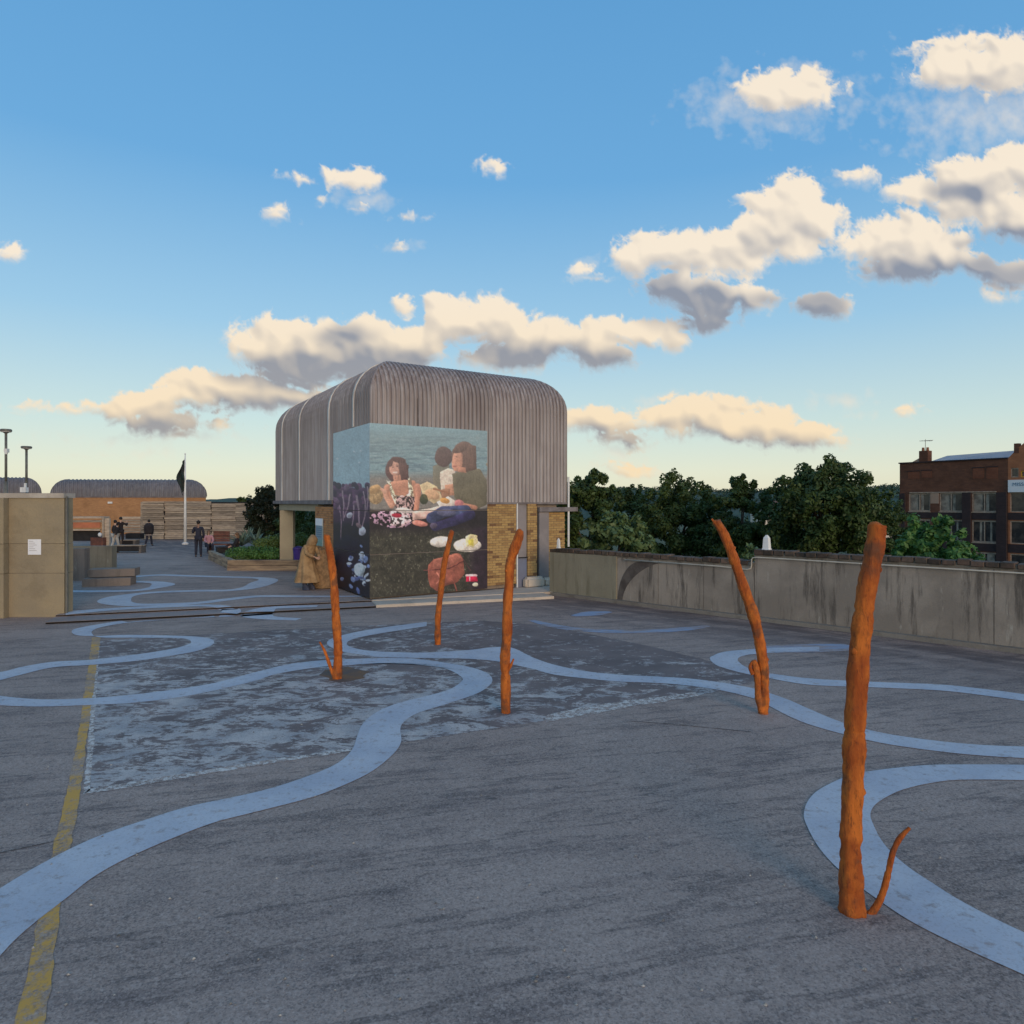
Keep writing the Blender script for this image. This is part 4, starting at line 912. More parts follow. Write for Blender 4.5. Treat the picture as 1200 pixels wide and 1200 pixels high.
    for i in range(36):
        x, y = rs.uniform(825, 965), rs.uniform(165, 215); put(seg([(x, y), (x + rs.uniform(4, 22), y + rs.uniform(40, 120))], 3, 2, 2)*.45*((XX > 872) | (YY < 225)), rs.choice([(122, 94, 82), (72, 52, 48), (108, 82, 72)]), None, 0)
    for i in range(22):
        x, y = rs.uniform(850, 1010), rs.uniform(350, 540); put(seg([(x, y), (x + rs.uniform(-26, 26), y + rs.uniform(20, 60))], 5, 2, 5)*.4, rs.choice([(112, 108, 90), (78, 74, 62), (66, 62, 52)]), None, 0)
    for i in range(14):
        x, y = rs.uniform(700, 930), rs.uniform(590, 700); put(seg([(x, y), (x + rs.uniform(10, 50), y + rs.uniform(-10, 10))], 5, 2, 4)*.4, rs.choice([(88, 96, 128), (36, 36, 62), (110, 116, 146)]), None, 0)
    # bread, paper and plates being handed over
    put(poly([(612, 430), (660, 405), (720, 440), (760, 520), (700, 550), (640, 510)]), (206, 186, 148), .75+.45*T2); put(ell(690, 490, 50, 30, 25), (196, 160, 126)); put(poly([(720, 540), (790, 500), (835, 530), (830, 565), (740, 570)]), (216, 206, 198)); put(ell(770, 528, 30, 18, 15), (198, 146, 84)); put(seg([(700, 455), (750, 470), (800, 480)], 14, 8), (150, 106, 80)); put(ell(640, 520, 26, 34, 0)*.8, (46, 54, 36))
    # stretched legs in pale trousers and jeans
    put(poly([(565, 600), (740, 565), (800, 570), (660, 640), (570, 655)]), (204, 172, 164), .88+.24*Z); put(ell(615, 675, 50, 18, 10), (190, 126, 116)); put(seg([(690, 640), (760, 600), (900, 595)], 70, 70), (58, 66, 98), .7+.6*Z); put(seg([(710, 695), (830, 660), (930, 620)], 56, 60), (50, 48, 84), .7+.6*Z); put(ell(780, 605, 60, 22, 0)*.5, (110, 110, 136))
    put(ell(700, 690, 24, 18), (84, 78, 100))
    # plates, cake, satchel, can
    put(ell(745, 792, 68, 34, -4), (206, 202, 196)); put(ell(748, 790, 50, 22, -4), (222, 218, 212)); put(ell(910, 818, 86, 44, 0), (208, 204, 196)); put(ell(910, 815, 66, 30, 0), (222, 216, 206)); put(poly([(900, 760), (930, 745), (970, 755), (975, 800), (945, 835), (905, 825)]), (226, 214, 168), .8+.3*G); put(poly([(915, 785), (945, 775), (950, 820), (920, 820)]), (206, 196, 90))
    put(poly([(668, 940), (700, 905), (860, 870), (885, 905), (895, 1000), (850, 1050), (770, 1080), (720, 1110), (680, 1080), (662, 1010)]), (140, 84, 72), .75+.5*Z); put(poly([(700, 905), (850, 868), (882, 905), (790, 960), (690, 965)]), (156, 98, 84), .8+.4*Z); put(seg([(690, 975), (800, 965), (885, 920)], 5), (70, 34, 36)); put(seg([(720, 990), (745, 1030), (720, 1060)], 8), (186, 120, 104)); put(seg([(820, 1000), (830, 1060), (845, 1110)], 8), (150, 88, 78)); put(seg([(870, 880), (930, 980)], 4), (90, 56, 60)); put(seg([(640, 975), (690, 975)], 5), (130, 80, 78))
    put(poly([(905, 1010), (965, 1008), (975, 1050), (900, 1050)]), (186, 34, 72)); put(seg([(905, 1012), (965, 1012)], 12), (224, 200, 206)); put(ell(958, 1072, 18, 13), (196, 196, 176)); put(seg([(925, 1022), (925, 1045)], 5), (230, 190, 200))
    wt = np.clip((600-YY)/80, 0, 1); sh_ = vnoise((HW, WW), (17, 17), 71, 4); fn_ = vnoise((HW, WW), (3, 3), 72, 3)
    IMG *= (1 + (.60*sh_-.30)*(1-.75*wt))[..., None]; IMG *= (.86 + .28*fn_)[..., None]
    # print softness: pale veil, stronger towards the top
    put(np.clip((640-YY)/500, 0, 1)*.38, (152, 160, 162))
paint()
mm = NT('mural_print'); at_ = mm.t.nodes.new('ShaderNodeVertexColor'); at_.layer_name = 'print'
M['mural'] = mm.fin(at_.outputs[0], 0.45, spec=0.35)
mu = thing('picnic_mural', (C.x, C.y, ZB), 'large wraparound photo mural of people picnicking by water on the corner of the hooded building', 'mural')
_g = np.random.RandomState(3).normal(size=(HW, WW))
IMG = np.clip(IMG + _g[..., None]*.012, 0, 1)
LIN = np.clip(np.where(IMG <= .04045, IMG/12.92, ((IMG+.055)/1.055)**2.4) * np.array([1.32, 1.24, 1.18])*.97 + .012, 0, .85)
def panel(P, D, N, L, x0, x1, yt, yb, d0, d1, v0, v1, n, flip):
    # v0..v1 share of the mural height; picture coordinates run x0..x1 with top/bottom lines yt, yb
    m_ = max(4, int((v1-v0)*330)); zt, zb = 4.94, 0.125; off = 0.07
    s = np.linspace(-0.071, L, n); v = np.linspace(v0 + .0008, v1 - .0008, m_)
    fr = (s+.071)/(L+.071); Y0, Y1 = d0, d1; pf = fr*Y1/(Y0 + fr*(Y1-Y0))             # perspective share across the picture
    xs = x0 + (x1-x0)*pf; S_, Vv = np.meshgrid(s, v); XS = np.tile(xs, (m_, 1)); Pf = np.tile(pf, (m_, 1))
    top = yt[0] + (yt[1]-yt[0])*Pf; bot = yb[0] + (yb[1]-yb[0])*Pf; YS = top + (bot-top)*Vv
    xf, yf = np.clip(XS/2, 0, WW-1.001), np.clip(YS/2, 0, HW-1.001); xi, yi = xf.astype(int), yf.astype(int); fx, fy = (xf-xi)[..., None], (yf-yi)[..., None]
    col = ((LIN[yi, xi]*(1-fx) + LIN[yi, xi+1]*fx)*(1-fy) + (LIN[yi+1, xi]*(1-fx) + LIN[yi+1, xi+1]*fx)*fy).reshape(-1, 3)
    px = P.x + D.x*S_ + N.x*off - C.x; py = P.y + D.y*S_ + N.y*off - C.y; pz = zt + (zb-zt)*Vv - ZB
    vs = np.stack([px, py, pz], -1).reshape(-1, 3)
    idx = np.arange(m_*n).reshape(m_, n); a_, b_, c_, d_ = idx[:-1, :-1], idx[1:, :-1], idx[1:, 1:], idx[:-1, 1:]
    q = np.stack([a_, b_, c_, d_], -1).reshape(-1, 4)
    if flip: q = q[:, ::-1]
    # a board 2 cm thick carries the print
    me = bpy.data.meshes.new('mural_panel'); nv = len(vs); back = [vs[i] - np.array([N.x, N.y, 0])*0.03 for i in (idx[0, 0], idx[0, -1], idx[-1, -1], idx[-1, 0])]
    vs2 = np.concatenate([vs, np.array(back)]); F_ = q.tolist() + [[int(idx[0, 0]), int(idx[0, -1]), nv+1, nv], [int(idx[0, -1]), int(idx[-1, -1]), nv+2, nv+1], [int(idx[-1, -1]), int(idx[-1, 0]), nv+3, nv+2], [int(idx[-1, 0]), int(idx[0, 0]), nv, nv+3]]
    me.from_pydata(vs2.tolist(), [], F_); ca = me.color_attributes.new('print', 'FLOAT_COLOR', 'POINT')
    cc_ = np.ones((len(vs2), 4), np.float32); cc_[:nv, :3] = col; cc_[nv:, :3] = .2; ca.data.foreach_set('color', cc_.ravel())
    me.materials.append(M['mural']); o = bpy.data.objects.new('mural_panel', me); COL.objects.link(o); o.parent = mu
RC = [(0, .502), (.502, .752), (.752, 1)]
for v0, v1 in RC:
    panel(C, RU, RNn, Rr.length, 303, 1035, (28, 82), (1150, 1100), 19.0, 21.1, v0 + .0012, v1 - .0012, 340, False)
    panel(C, LU, LNn, Lf.length, 303, 70, (28, 98), (1150, 1080), 19.0, 21.85, v0 + .0012, v1 - .0012, 180, True)
mb = MB(); mb.par(*rect_on(C, RU, RNn, -0.05, Rr.length, .14, 4.92, 0.0, 0.035)); mb.par(*rect_on(C, LU, LNn, 0, Lf.length, .14, 4.92, 0.0, 0.035)); build('backing_board', mb, M['greypost'], mu)

# ------------------------------------------------------------------ orange sticks
def stick(pts, Y, label, seed, branches=(), lean=0.0):
    rs = random.Random(seed)
    def path(pp_, off=0.0):
        P, Rd = [], []
        base_y = pp_[0][1]
        for q in spline(pp_, 9):
            k = (base_y - q[1]) / 400
            P.append(at(q[0], q[1], Y + off + lean*k)); Rd.append(q[2] / F * Y / 2 * (1 + .05*math.sin(len(P)*.55+seed) + rs.uniform(-.035, .05)))
        return P, Rd
    P, Rd = path(pts); b0 = P[0]
    t = thing('orange_stick', (b0.x, b0.y, 0), label, 'stick', 'orange painted sticks standing on the deck')
    P[0].z = -0.01
    Rd[-1] *= .82; P.append(P[-1] + (P[-1]-P[-2]).normalized()*Rd[-1]*.25 + V(Rd[-1]*.12, 0, 0)); Rd.append(Rd[-1]*.45)
    for gi in (.17, .18, .44, .71): Rd[int(gi*len(Rd))] *= .90
    mb = MB(); mb.tube(P, Rd, 22, jit=0.035, rs=rs, ridge=[rs.uniform(-.10, .10) for _ in range(22)])
    top = P[-1]; d = (P[-1]-P[-2]).normalized()
    build('trunk', mb, M['stick'], t, smooth=True)
    for (kx, kf) in ((0.3, 1), (0.62, -1), (0.8, 1)):
        i = int(kx*len(P)); q = P[i]; r = Rd[i]; mb = MB(); dd_ = V(kf*.8, -.45, .35).normalized()
        mb.tube([q + dd_*r*.5, q + dd_*r*1.0, q + dd_*(r*1.18)], [r*.55, r*.4, r*.2], 8, jit=.12, rs=rs); build('knot', mb, M['stick'], t, smooth=True)
    for br in branches:
        P2, R2 = path(br, -0.02); P2[0].z = max(P2[0].z, -0.01)
        mb = MB(); mb.tube(P2, R2, 8, jit=.08, rs=rs); build('side_branch', mb, M['stick'], t, smooth=True)
    return t
stick([(999,1068,29),(998,1040,27),(997,1000,24),(998,960,24),(999.5,925,24),(1001,880,25),(1002,850,24),(1004,815,24),(1007,770,24),(1011,730,23),(1016,690,22),(1023,655,22),(1027,630,22),(1028,615,20)], 4.65,
      'nearest and thickest orange stick, rising from a blue river bend beside its curved side shoot', 1,
      branches=[[(1016,1074,8),(1026,1064,8),(1035,1045,7.5),(1041,1022,7),(1046,1000,6.5),(1054,983,6),(1066,970,4)]], lean=0.2)
stick([(894.5,836,11),(895.5,820,11.5),(896,800,10),(894,774,12),(889,745,12),(882,717,12.5),(873,692,12),(864,666,11),(857,646,11),(847,623,10),(839,610,9)], 9.02,
      'orange stick leaning left in front of the stepped parapet, forked near its foot', 2,
      branches=[[(893,834,8),(889,818,8),(888,797,8),(885.5,782,8),(883,774,6)], [(843,617,4),(838,613,3),(834,608,2)], [(882,790,5),(879,782,4),(881,776,3)]])
stick([(593,835.5,10.5),(592.5,808,11),(592,773,11),(594,746,11),(594.5,715,11),(596.5,688,10),(597.5,662,10),(602,646,11),(607,632,11),(610,621,7)], 9.04,
      'orange stick with a bent swollen top, before the yellow brick of the hooded building', 3, branches=[[(596,785,3),(599,779,3),(602,772,2)]])
stick([(513,756,7.5),(513,738,7.5),(513.5,720,7),(516.5,694,7),(520.5,662,7),(525,641,6.5),(529.8,622,5.5)], 13.4,
      'farthest orange stick, leaning right in front of the picnic mural', 4)
stick([(395,795,11),(396,775,10),(396,758,10),(394.5,735,10),(392.5,705,9.5),(391,680,9),(388,656,9),(385,640,8),(382.8,627,7)], 10.8,
      'orange stick with a thin forked shoot at its foot, left of the picnic mural corner', 5, branches=[[(392,794,5),(388,784,4),(384.5,774,4),(380,762,3),(374.5,752,2)]])

# ------------------------------------------------------------------ left concrete wall, sign, step blocks
lw = thing('concrete_wall', (-12, 16.6, 0), 'tall tan concrete wall at the left edge with a pale coping and a white notice on it', 'wall')
YL = 16.6; xr = (75-HX)/F*YL
for i, (z0, z1, dy) in enumerate(((0, 1.05, 0), (1.06, 1.76, .008), (1.77, 2.86, .0))):
    mb = MB(); mb.par((-16.5, YL+dy, z0), (xr+16.5, 0, 0), (0, .34, 0), (0, 0, z1-z0)); o = build('cast_lift', mb, M['leftwall'], lw)
    mb = MB(); mb.par((-17.5, YL-.18, z0), (5.42, 0, 0), (0, .172, 0), (0, 0, z1-z0)); build('cast_lift', mb, M['leftwall'], lw)
mb = MB(); mb.par((-16.4, YL+.03, 0.02), (xr+16.3, 0, 0), (0, .28, 0), (0, 0, 2.8)); build('core', mb, M['lowwall'], lw)
mb = MB(); mb.par((-17.5, YL-.04, 2.862), (xr+17.52, 0, 0), (0, .44, 0), (0, 0, .115)); build('coping', mb, M['coping'], lw)
mb = MB(); mb.tube([(xr+.03, YL+.05, 0.02), (xr+.03, YL+.05, 2.9)], .03, 8); build('edge_pipe', mb, M['metal'], lw)
mb = MB(); a_, b_ = at(33, 650, YL), at(48.3, 632, YL); mb.par((a_.x, YL-.008, a_.z), (b_.x-a_.x, 0, 0), (0, .006, 0), (0, 0, b_.z-a_.z))
ns = build('notice', mb, M['paper']); tag(ns, 'small white paper notice on the tall tan concrete wall at left', 'notice')
for k in range(6):
    mb = MB(); mb.par((a_.x+.03, YL-.011, b_.z-.05-.045*k), (.10 + .08*((k*7) % 3)/2, 0, 0), (0, .002, 0), (0, 0, .008)); build('text_line', mb, M['greypost'], ns)
# sleepers (two stacked blocks)
g1 = gp(96, 688, Z2); g2 = gp(153, 686, Z2)
for k, (dz, ins, label) in enumerate(((0, 0, 'lower long timber block of the low stack beside the tall concrete wall'), (.27, .30, 'upper long timber block resting on another beside the tall concrete wall'))):
    mb = MB(); d = (g2-g1); mb.par(g1 + V(0, ins, dz), d * (1 - .02*k), V(-.12, .55, 0), (0, 0, .25)); o = build('timber_block', mb, M['lowwall'])
    tag(o, label, 'block', 'stacked blocks by the concrete wall')
lwn = [('low_wall', [(78, 2), (99, 2)], 23.6, 1.18, .30, 'low brown concrete wall stub just behind the tall tan wall'), ('low_wall', [(101, 2), (131, 2)], 27.5, 1.02, .35, 'lower mossy concrete wall behind the stacked timber blocks')]
for nm, xs, Yw, hz_, th, lab in lwn:
    x0, x1 = (xs[0][0]-HX)/F*Yw, (xs[1][0]-HX)/F*Yw; mb = MB()
    mb.par((x0-1.2, Yw, Z2), (x1-x0+1.2, 0, 0), (0, th, 0), (0, 0, hz_-Z2)); ob = build(nm, mb, M['lowwall'] if Yw < 25 else M['mossy']); tag(ob, lab, 'wall')

# ------------------------------------------------------------------ timber fence, far buildings
fw = thing('timber_fence', (-22, 50, Z2), 'long fence of weathered horizontal planks behind the flagpole', 'fence')
def planks(xa, xb, Yf, z0, z1, hh, parent, m, jit=.05, name='plank'):
    n = int((z1-z0)/hh)
    for r in range(n):
        L = xb-xa; mb = MB(); dy = rnd.uniform(-jit, jit*.3); x0 = xa + rnd.uniform(-.05, .05); x1 = xb + rnd.uniform(-.05, .05)
        mb.par((x0, Yf+dy, z0+r*hh), (x1-x0, 0, rnd.uniform(-.012, .012)), (0, .05, 0), (0, 0, hh*rnd.uniform(.78, .93))); build(name, mb, m, parent)
X = lambda px, Y: (px-HX)/F*Y
for (a_, b_, dy, top) in ((166, 192, 0, 2.98), (192.3, 215, .1, 2.90), (215, 247, .05, 2.90), (247.3, 276, .12, 2.86), (276, 330, .05, 2.86)):
    planks(X(a_, 50), X(b_, 50), 50+dy, Z2+.02, top, .145, fw, M['timber'])
mb = MB(); mb.par((X(166, 50), 50.17, Z2), (X(330, 50)-X(166, 50), 0, 0), (0, .05, 0), (0, 0, 2.7)); build('backing', mb, M['black'], fw)
for px in (166, 192, 215, 247, 276, 300):
    mb = MB(); mb.box((X(px, 50.3), 50.30, 1.45), (.10, .10, 2.7)); build('post', mb, M['timber'], fw)
def far_building(xa, xb, Y, zt, zb, R, label, ang=0.0):
    A_ = V(X(xa, Y), Y); U = V(math.cos(ang), math.sin(ang)); L = (X(xb, Y)-X(xa, Y))
    U2 = V(-.58, .81).normalized() if xa < 0 else V(-.50, .87).normalized()
    t = thing('barrel_roofed_building', (A_.x, A_.y, Z2), label, 'building')
    hood(t, A_, U, L, U2, 8.0, zb, zt, R, 0.30, 0.05, 1.5, M['clad2'], vert=1)
    mb = MB(); q = A_ + U*.05 + U2*.05; mb.par(p3(q, Z2-.05), p3(U*(L-.1), 0), p3(U2*7.9, 0), (0, 0, zb-Z2+.03)); build('brick_wall', mb, M['farbrick'], t)
    mb = MB(); q = A_ - U2*.04; mb.par(p3(q, zb-.10), p3(U*L, 0), p3(U2*.1, 0), (0, 0, .09)); build('eaves_fascia', mb, M['fascia'], t)
    return t, A_, U, U2
t, A_, U, U2 = far_building(59, 236, 58, 4.72, 3.28, 1.40, 'long low brick building with a rounded corrugated roof behind the timber fence', math.radians(5))
mb = MB(); q = A_ + U*(X(126, 58)-X(59, 58)) - U2*.05; mb.box((q.x, q.y, 2.75), (.35, .12, .16)); build('wall_lamp', mb, M['white'], t)
far_building(-90, 41, 58, 4.90, 3.45, 1.40, 'rounded corrugated roofed building at the far left edge behind the lamp posts', math.radians(5))

# lamp posts
lp0 = at(7, 560, 44); lp = thing('lamp_post', (lp0.x, lp0.y, Z2), 'taller lamp post with a security camera at the far left', 'lamp post', 'lamp posts behind the tall concrete wall')
mb = MB(); mb.tube([(lp0.x, lp0.y, Z2), (lp0.x, lp0.y, 4.1)], .11, 10); mb.tube([(lp0.x, lp0.y, 4.1), (lp0.x, lp0.y, 7.2)], .075, 10); build('pole', mb, M['metal'], lp, smooth=True)
mb = MB(); mb.lathe((lp0.x, lp0.y, 7.15), [(.08, 0), (.22, .10), (.33, .14), (.33, .24), (.28, .28)], 16); hd = build('lamp_head', mb, M['metal'], lp)
mb = MB(); mb.lathe((lp0.x, lp0.y, 7.235), [(.29, 0), (.30, .03)], 16); build('lens', mb, M['batten'], hd)
l2 = at(31, 560, 47); lp2 = dup(lp, (l2.x, l2.y, Z2 - 0.95), 'shorter lamp post with a white box low on its pole, right of the taller one')
lp2.location.z = Z2; lp2.scale = (1, 1, 0.885)
mb = MB(); mb.tube([(lp0.x, lp0.y, 6.2), (lp0.x+.13, lp0.y-.10, 6.2)], .025, 6); br = build('camera_arm', mb, M['metal'], lp)
mb = MB(); mb.box((lp0.x+.16, lp0.y-.16, 6.05), (.20, .22, .24)); mb.ell((lp0.x+.16, lp0.y-.2, 5.88), (.09, .09, .09)); tag(build('security_camera', mb, M['white']), 'white security camera bracketed to the taller lamp post', 'camera')
mb = MB(); q = at(28.5, 574, 46.6); mb.box((q.x, q.y, q.z), (.38, .3, .34)); mb.box((q.x+.08, q.y, q.z+.3), (.12, .12, .3)); tag(build('white_box', mb, M['white']), 'white equipment box fixed to the shorter lamp post', 'box')
# flagpole
fp = gp(217, 638, Z2); ft = thing('flagpole', fp, 'white flagpole with a limp dark flag in the middle of the terrace', 'flagpole')
mb = MB(); mb.tube([fp, fp + V(0, 0, 3), fp + V(0, 0, 5.75)], [.09, .065, .03], 10); build('pole', mb, M['white'], ft, smooth=True)
mb = MB(); mb.lathe(fp, [(.20, 0), (.20, .08), (.11, .14)], 12); build('base', mb, M['batten'], ft)
mb = MB(); mb.ell(fp + V(0, 0, 5.77), (.05, .05, .05)); build('finial', mb, M['white'], ft)
fl = MB(); vs = []; n = 12
for i in range(n+1):
    z = fp.z + 5.5 - 2.0*i/n; wd = .10 + .34*math.sin(math.pi*min(1, (i+1)/n*.9))
    for j in range(7): u = j/6; vs.append((fp.x - .03 - u*wd + .05*math.sin(i*.9), fp.y - .02 + .10*math.sin(u*9+i*.5), z - u*.4))
fl.add(vs, [(i*7+j, (i+1)*7+j, (i+1)*7+j+1, i*7+j+1) for i in range(n) for j in range(6)])
f_o = build('flag', fl, M['flag']); f_o.modifiers.new('thick', 'SOLIDIFY').thickness = .012; tag(f_o, 'limp dark green flag hanging at the top of the white flagpole', 'flag')

# timber bar with orange board
bt = thing('timber_bar', (X(98, 40), 40, Z2), 'timber bar counter with an orange front board behind the tall concrete wall', 'bar')
def slab(px0, px1, y0, y1, Y, th, m, name, parent):
    mb = MB(); mb.par((X(px0, Y), Y, H-(y1-HY)/F*Y), (X(px1, Y)-X(px0, Y), 0, 0), (0, th, 0), (0, 0, (y1-y0)/F*Y)); return build(name, mb, m, parent)
slab(72, 119, 605.5, 607.5, 40, .8, M['timber'], 'counter_top', bt); slab(72, 119, 609.5, 612, 40.02, .1, M['timber'], 'rail', bt)
slab(72, 117, 612.3, 618.4, 40.06, .06, M['orangeboard'], 'front_board', bt); slab(72, 117, 620.2, 621.8, 40.02, .12, M['timber'], 'rail', bt); slab(74, 117, 622, 634, 40.25, .05, M['black'], 'kick_panel', bt)
slab(119.5, 121.5, 606, 640.5, 40, .15, M['timber'], 'post', bt); slab(122.5, 128, 607.5, 640, 40.1, .15, M['timber'], 'post', bt); slab(106, 121, 630, 640.5, 39.8, .5, M['redwood'], 'crate_shelf', bt)
mb = MB(); q = at(117, 626.5, 39.6); mb.ell(q, (.10, .10, .12)); tag(build('white_lantern', mb, M['white']), 'small round white lantern on the end of the timber bar', 'lantern')
# slatted grey lounge and pallet benches
lg = thing('slatted_seat', (X(156, 46), 46, Z2), 'high backed grey slatted seat in front of the far brick wall', 'seat')
for k in range(6): slab(143, 164.5, 605.5+k*3.2, 608+k*3.2, 46 - .02*k, .06, M['timber'], 'slat', lg)
slab(147, 164.5, 625, 631.5, 45.7, .5, M['black'], 'seat_base', lg)
for i, (px0, px1, yb, lab) in enumerate(((140, 159, 640.5, 'farther small black pallet bench left of the walking woman'), (131, 166, 648, 'nearer low pallet bench in front of the person in pale trousers'))):
    Yb = F*(H-Z2)/(yb-HY); t = thing('pallet_bench', (X((px0+px1)/2, Yb), Yb, Z2), lab, 'bench', 'pallet benches')
    for r in range(3): mb = MB(); mb.par((X(px0, Yb), Yb+.17*r, Z2+.36), (X(px1, Yb)-X(px0, Yb), 0, 0), (0, .14, 0), (0, 0, .05)); build('seat_board', mb, M['timber'], t)
    mb = MB(); mb.par((X(px0+1, Yb), Yb+.03, Z2+.08), (X(px1-2.5, Yb)-X(px0+1, Yb), 0, 0), (0, .4, 0), (0, 0, .26)); build('base', mb, M['black'], t)
    for px in (px0+.3, px1-3): mb = MB(); mb.par((X(px, Yb), Yb-.02, Z2), (X(px+2.5, Yb)-X(px, Yb), 0, 0), (0, .5, 0), (0, 0, .355)); build('leg', mb, M['timber2'], t)
# right-hand benches by the planter
t = thing('red_bench', (X(256, 37), 37, Z2), 'red-brown high backed bench by the timber planter', 'bench')
for k in range(5): slab(250, 269, 622.5+k*2.5, 624.6+k*2.5, 37.3, .05, M['redwood'], 'back_slat', t)
for k in range(3): mb = MB(); mb.par((X(246, 37), 36.6+.2*k, .50), (X(270, 37)-X(246, 37), 0, 0), (0, .17, 0), (0, 0, .05)); build('seat_slat', mb, M['redwood'], t)
for px in (247, 268): mb = MB(); mb.par((X(px, 37), 36.6, Z2), (.08, 0, 0), (0, .55, 0), (0, 0, .4)); build('leg', mb, M['redwood'], t)
t = thing('black_box_seat', gp(254, 657, Z2), 'black box seat at the left end of the timber planter', 'box seat')
mb = MB(); mb.box(gp(255, 655.5, Z2) + V(.1, .45, .27), (.62, .85, .50), math.radians(28)); o = build('body', mb, M['black'], t)
mb = MB(); mb.box(gp(255, 655.5, Z2) + V(.1, .45, .545), (.68, .90, .045), math.radians(28)); build('lid', mb, M['coatb'], t)
mb = MB(); q = gp(349.5, 666, Z2); mb.lathe(q, [(.16, 0), (.20, .75), (.22, .78), (.21, .84), (.05, .9)], 14); tag(build('purple_bin', mb, M['purple'], smooth=False), 'tall purple bin standing beside the cream column of the open bay', 'bin')

# planter
pl0 = gp(266, 668.5, Z2); pw = 2.95; pld = LU*6.2
pt = thing('timber_planter', pl0, 'large raised planter of stacked timber sleepers with green plants', 'planter')
PU = V(1, -.03)
for r in range(2):
    mb = MB(); mb.par(p3(pl0 + V(.02*r, 0, 0), Z2+.21*r), (PU.x*pw, PU.y*pw, 0), (0.0, .24, 0), (0, 0, .195)); build('sleeper', mb, M['logs'], pt)
    mb = MB(); q = pl0 + V(-.02, .26, 0); mb.par(p3(q, Z2+.21*r), (LU.x*6, LU.y*6, 0), (.24, .0, 0), (0, 0, .195)); build('sleeper', mb, M['logs'], pt)
mb = MB(); q = pl0 + V(.24, .24, 0); mb.par(p3(q, Z2+.001), (2.6, 0, 0), (LU.x*6, LU.y*6, 0), (0, 0, .30)); build('soil', mb, M['soil'], pt)
mb = MB(); kk = gp(347, 663, Z2); mb.par(kk, gp(372, 672, Z2)-kk, (.1, .2, 0), (0, 0, .03)); tag(build('threshold', mb, M['apron']), kind='structure')

# ------------------------------------------------------------------ foliage
def leafcloud(blobs, n, size, seed, flat=0.3):
    r = np.random.RandomState(seed); B = np.array([(*c, rr[0], rr[1], rr[2]) for c, rr in blobs], float)
    wgt = (B[:, 3]*B[:, 4])**.85; wgt /= wgt.sum(); k = r.choice(len(B), n, p=wgt)
    d = r.normal(size=(n, 3)); d /= np.linalg.norm(d, axis=1)[:, None]; rad = r.uniform(.45, 1.06, n)**.6
    c = B[k, :3] + d*rad[:, None]*B[k, 3:6]
    nrm = d + r.normal(scale=.6, size=(n, 3)); nrm[:, 2] += flat; nrm /= np.linalg.norm(nrm, axis=1)[:, None]
    u = np.cross(nrm, r.normal(size=(n, 3))); u /= np.linalg.norm(u, axis=1)[:, None]; v = np.cross(nrm, u)
    s = size*r.uniform(.6, 1.35, n)[:, None]
    P = np.stack([c-u*s, c+v*s*.55-u*s*.1, c+u*s+nrm*s*.15, c-v*s*.55-u*s*.1], 1).reshape(-1, 3)
    return P, np.arange(n*4).reshape(n, 4)
def leafobj(name, blobs, n, size, seed, m, parent=None, flat=.3):
    P, Fq = leafcloud(blobs, n, size*.74, seed, flat)
    off = np.array(root_loc(parent)) if parent is not None else np.array([P[:, 0].mean(), P[:, 1].mean(), P[:, 2].min()])
    me = bpy.data.meshes.new(name); P = P-off; me.vertices.add(len(P)); me.vertices.foreach_set('co', P.astype(np.float32).ravel())
    me.loops.add(len(P)); me.loops.foreach_set('vertex_index', Fq.ravel().astype(np.int32)); me.polygons.add(len(Fq))
    me.polygons.foreach_set('loop_start', np.arange(0, len(P), 4).astype(np.int32)); me.update(calc_edges=True); me.validate()
    me.materials.append(m); o = bpy.data.objects.new(name, me); COL.objects.link(o)
    if parent is not None: o.parent = parent
    else: o.location = off
    return o
def tree(px, top, wpx, Y, hcrown, m, label, seed, n=9000, size=.15, base=-9.0, group='trees beyond the parapet', nb=34, name='broadleaf_tree'):
    rs = random.Random(seed); x = X(px, Y); zt = H-(top-HY)/F*Y; w = wpx/F*Y/2; zc = zt-hcrown/2
    t = thing(name, (x, Y, base), label, 'tree', group); blobs = []
    for i in range(nb):
        for _ in range(20):
            a_ = (rs.uniform(-1, 1), rs.uniform(-1, 1), rs.uniform(-1, 1)); l = math.sqrt(sum(q*q for q in a_))
            if .35 < l < 1: break
        taper = 1.0 if a_[2] < 0 else math.sqrt(max(.15, 1-a_[2]**2*.75))
        br = w*rs.uniform(.20, .36); c = (x + a_[0]*(w-br*.7)*taper, Y + a_[1]*(w-br*.7)*taper, zc + a_[2]*(hcrown/2-br*.62))
        blobs.append((c, (br, br, br*rs.uniform(.55, .85))))
    for i in range(int(nb*1.3)):
        th_ = rs.uniform(0, 6.283); ph_ = rs.uniform(-.35, 1.5); k_ = rs.uniform(.82, 1.10); br = w*rs.uniform(.07, .15)
        blobs.append(((x + math.cos(th_)*math.cos(ph_)*w*k_, Y + math.sin(th_)*math.cos(ph_)*w*k_, zc + math.sin(ph_)*hcrown/2*k_*.97), (br, br, br*rs.uniform(.7, 1.5))))
    mb = MB(); th = max(.16, w*.09); lc = zc - hcrown*.2
    mb.tube([(x, Y, base-.1), (x+rs.uniform(-.1, .1), Y, (base+lc)/2), (x+rs.uniform(-.2, .2), Y, lc)], [th*1.5, th*1.1, th*.8], 9); tr = build('trunk', mb, M['bark'], t, smooth=True)
    for i in range(0, nb, 4):
        c = Vector(blobs[i][0]); s = V(x, Y, lc - rs.uniform(0, 1.0)); mb = MB(); mb.tube([s, s.lerp(c, .5)+V(0, 0, .2), c], [th*.5, th*.3, th*.12], 6); build('limb', mb, M['bark'], t)
    leafobj('crown', blobs, int(n*1.6), size, seed, m, t)
    return t
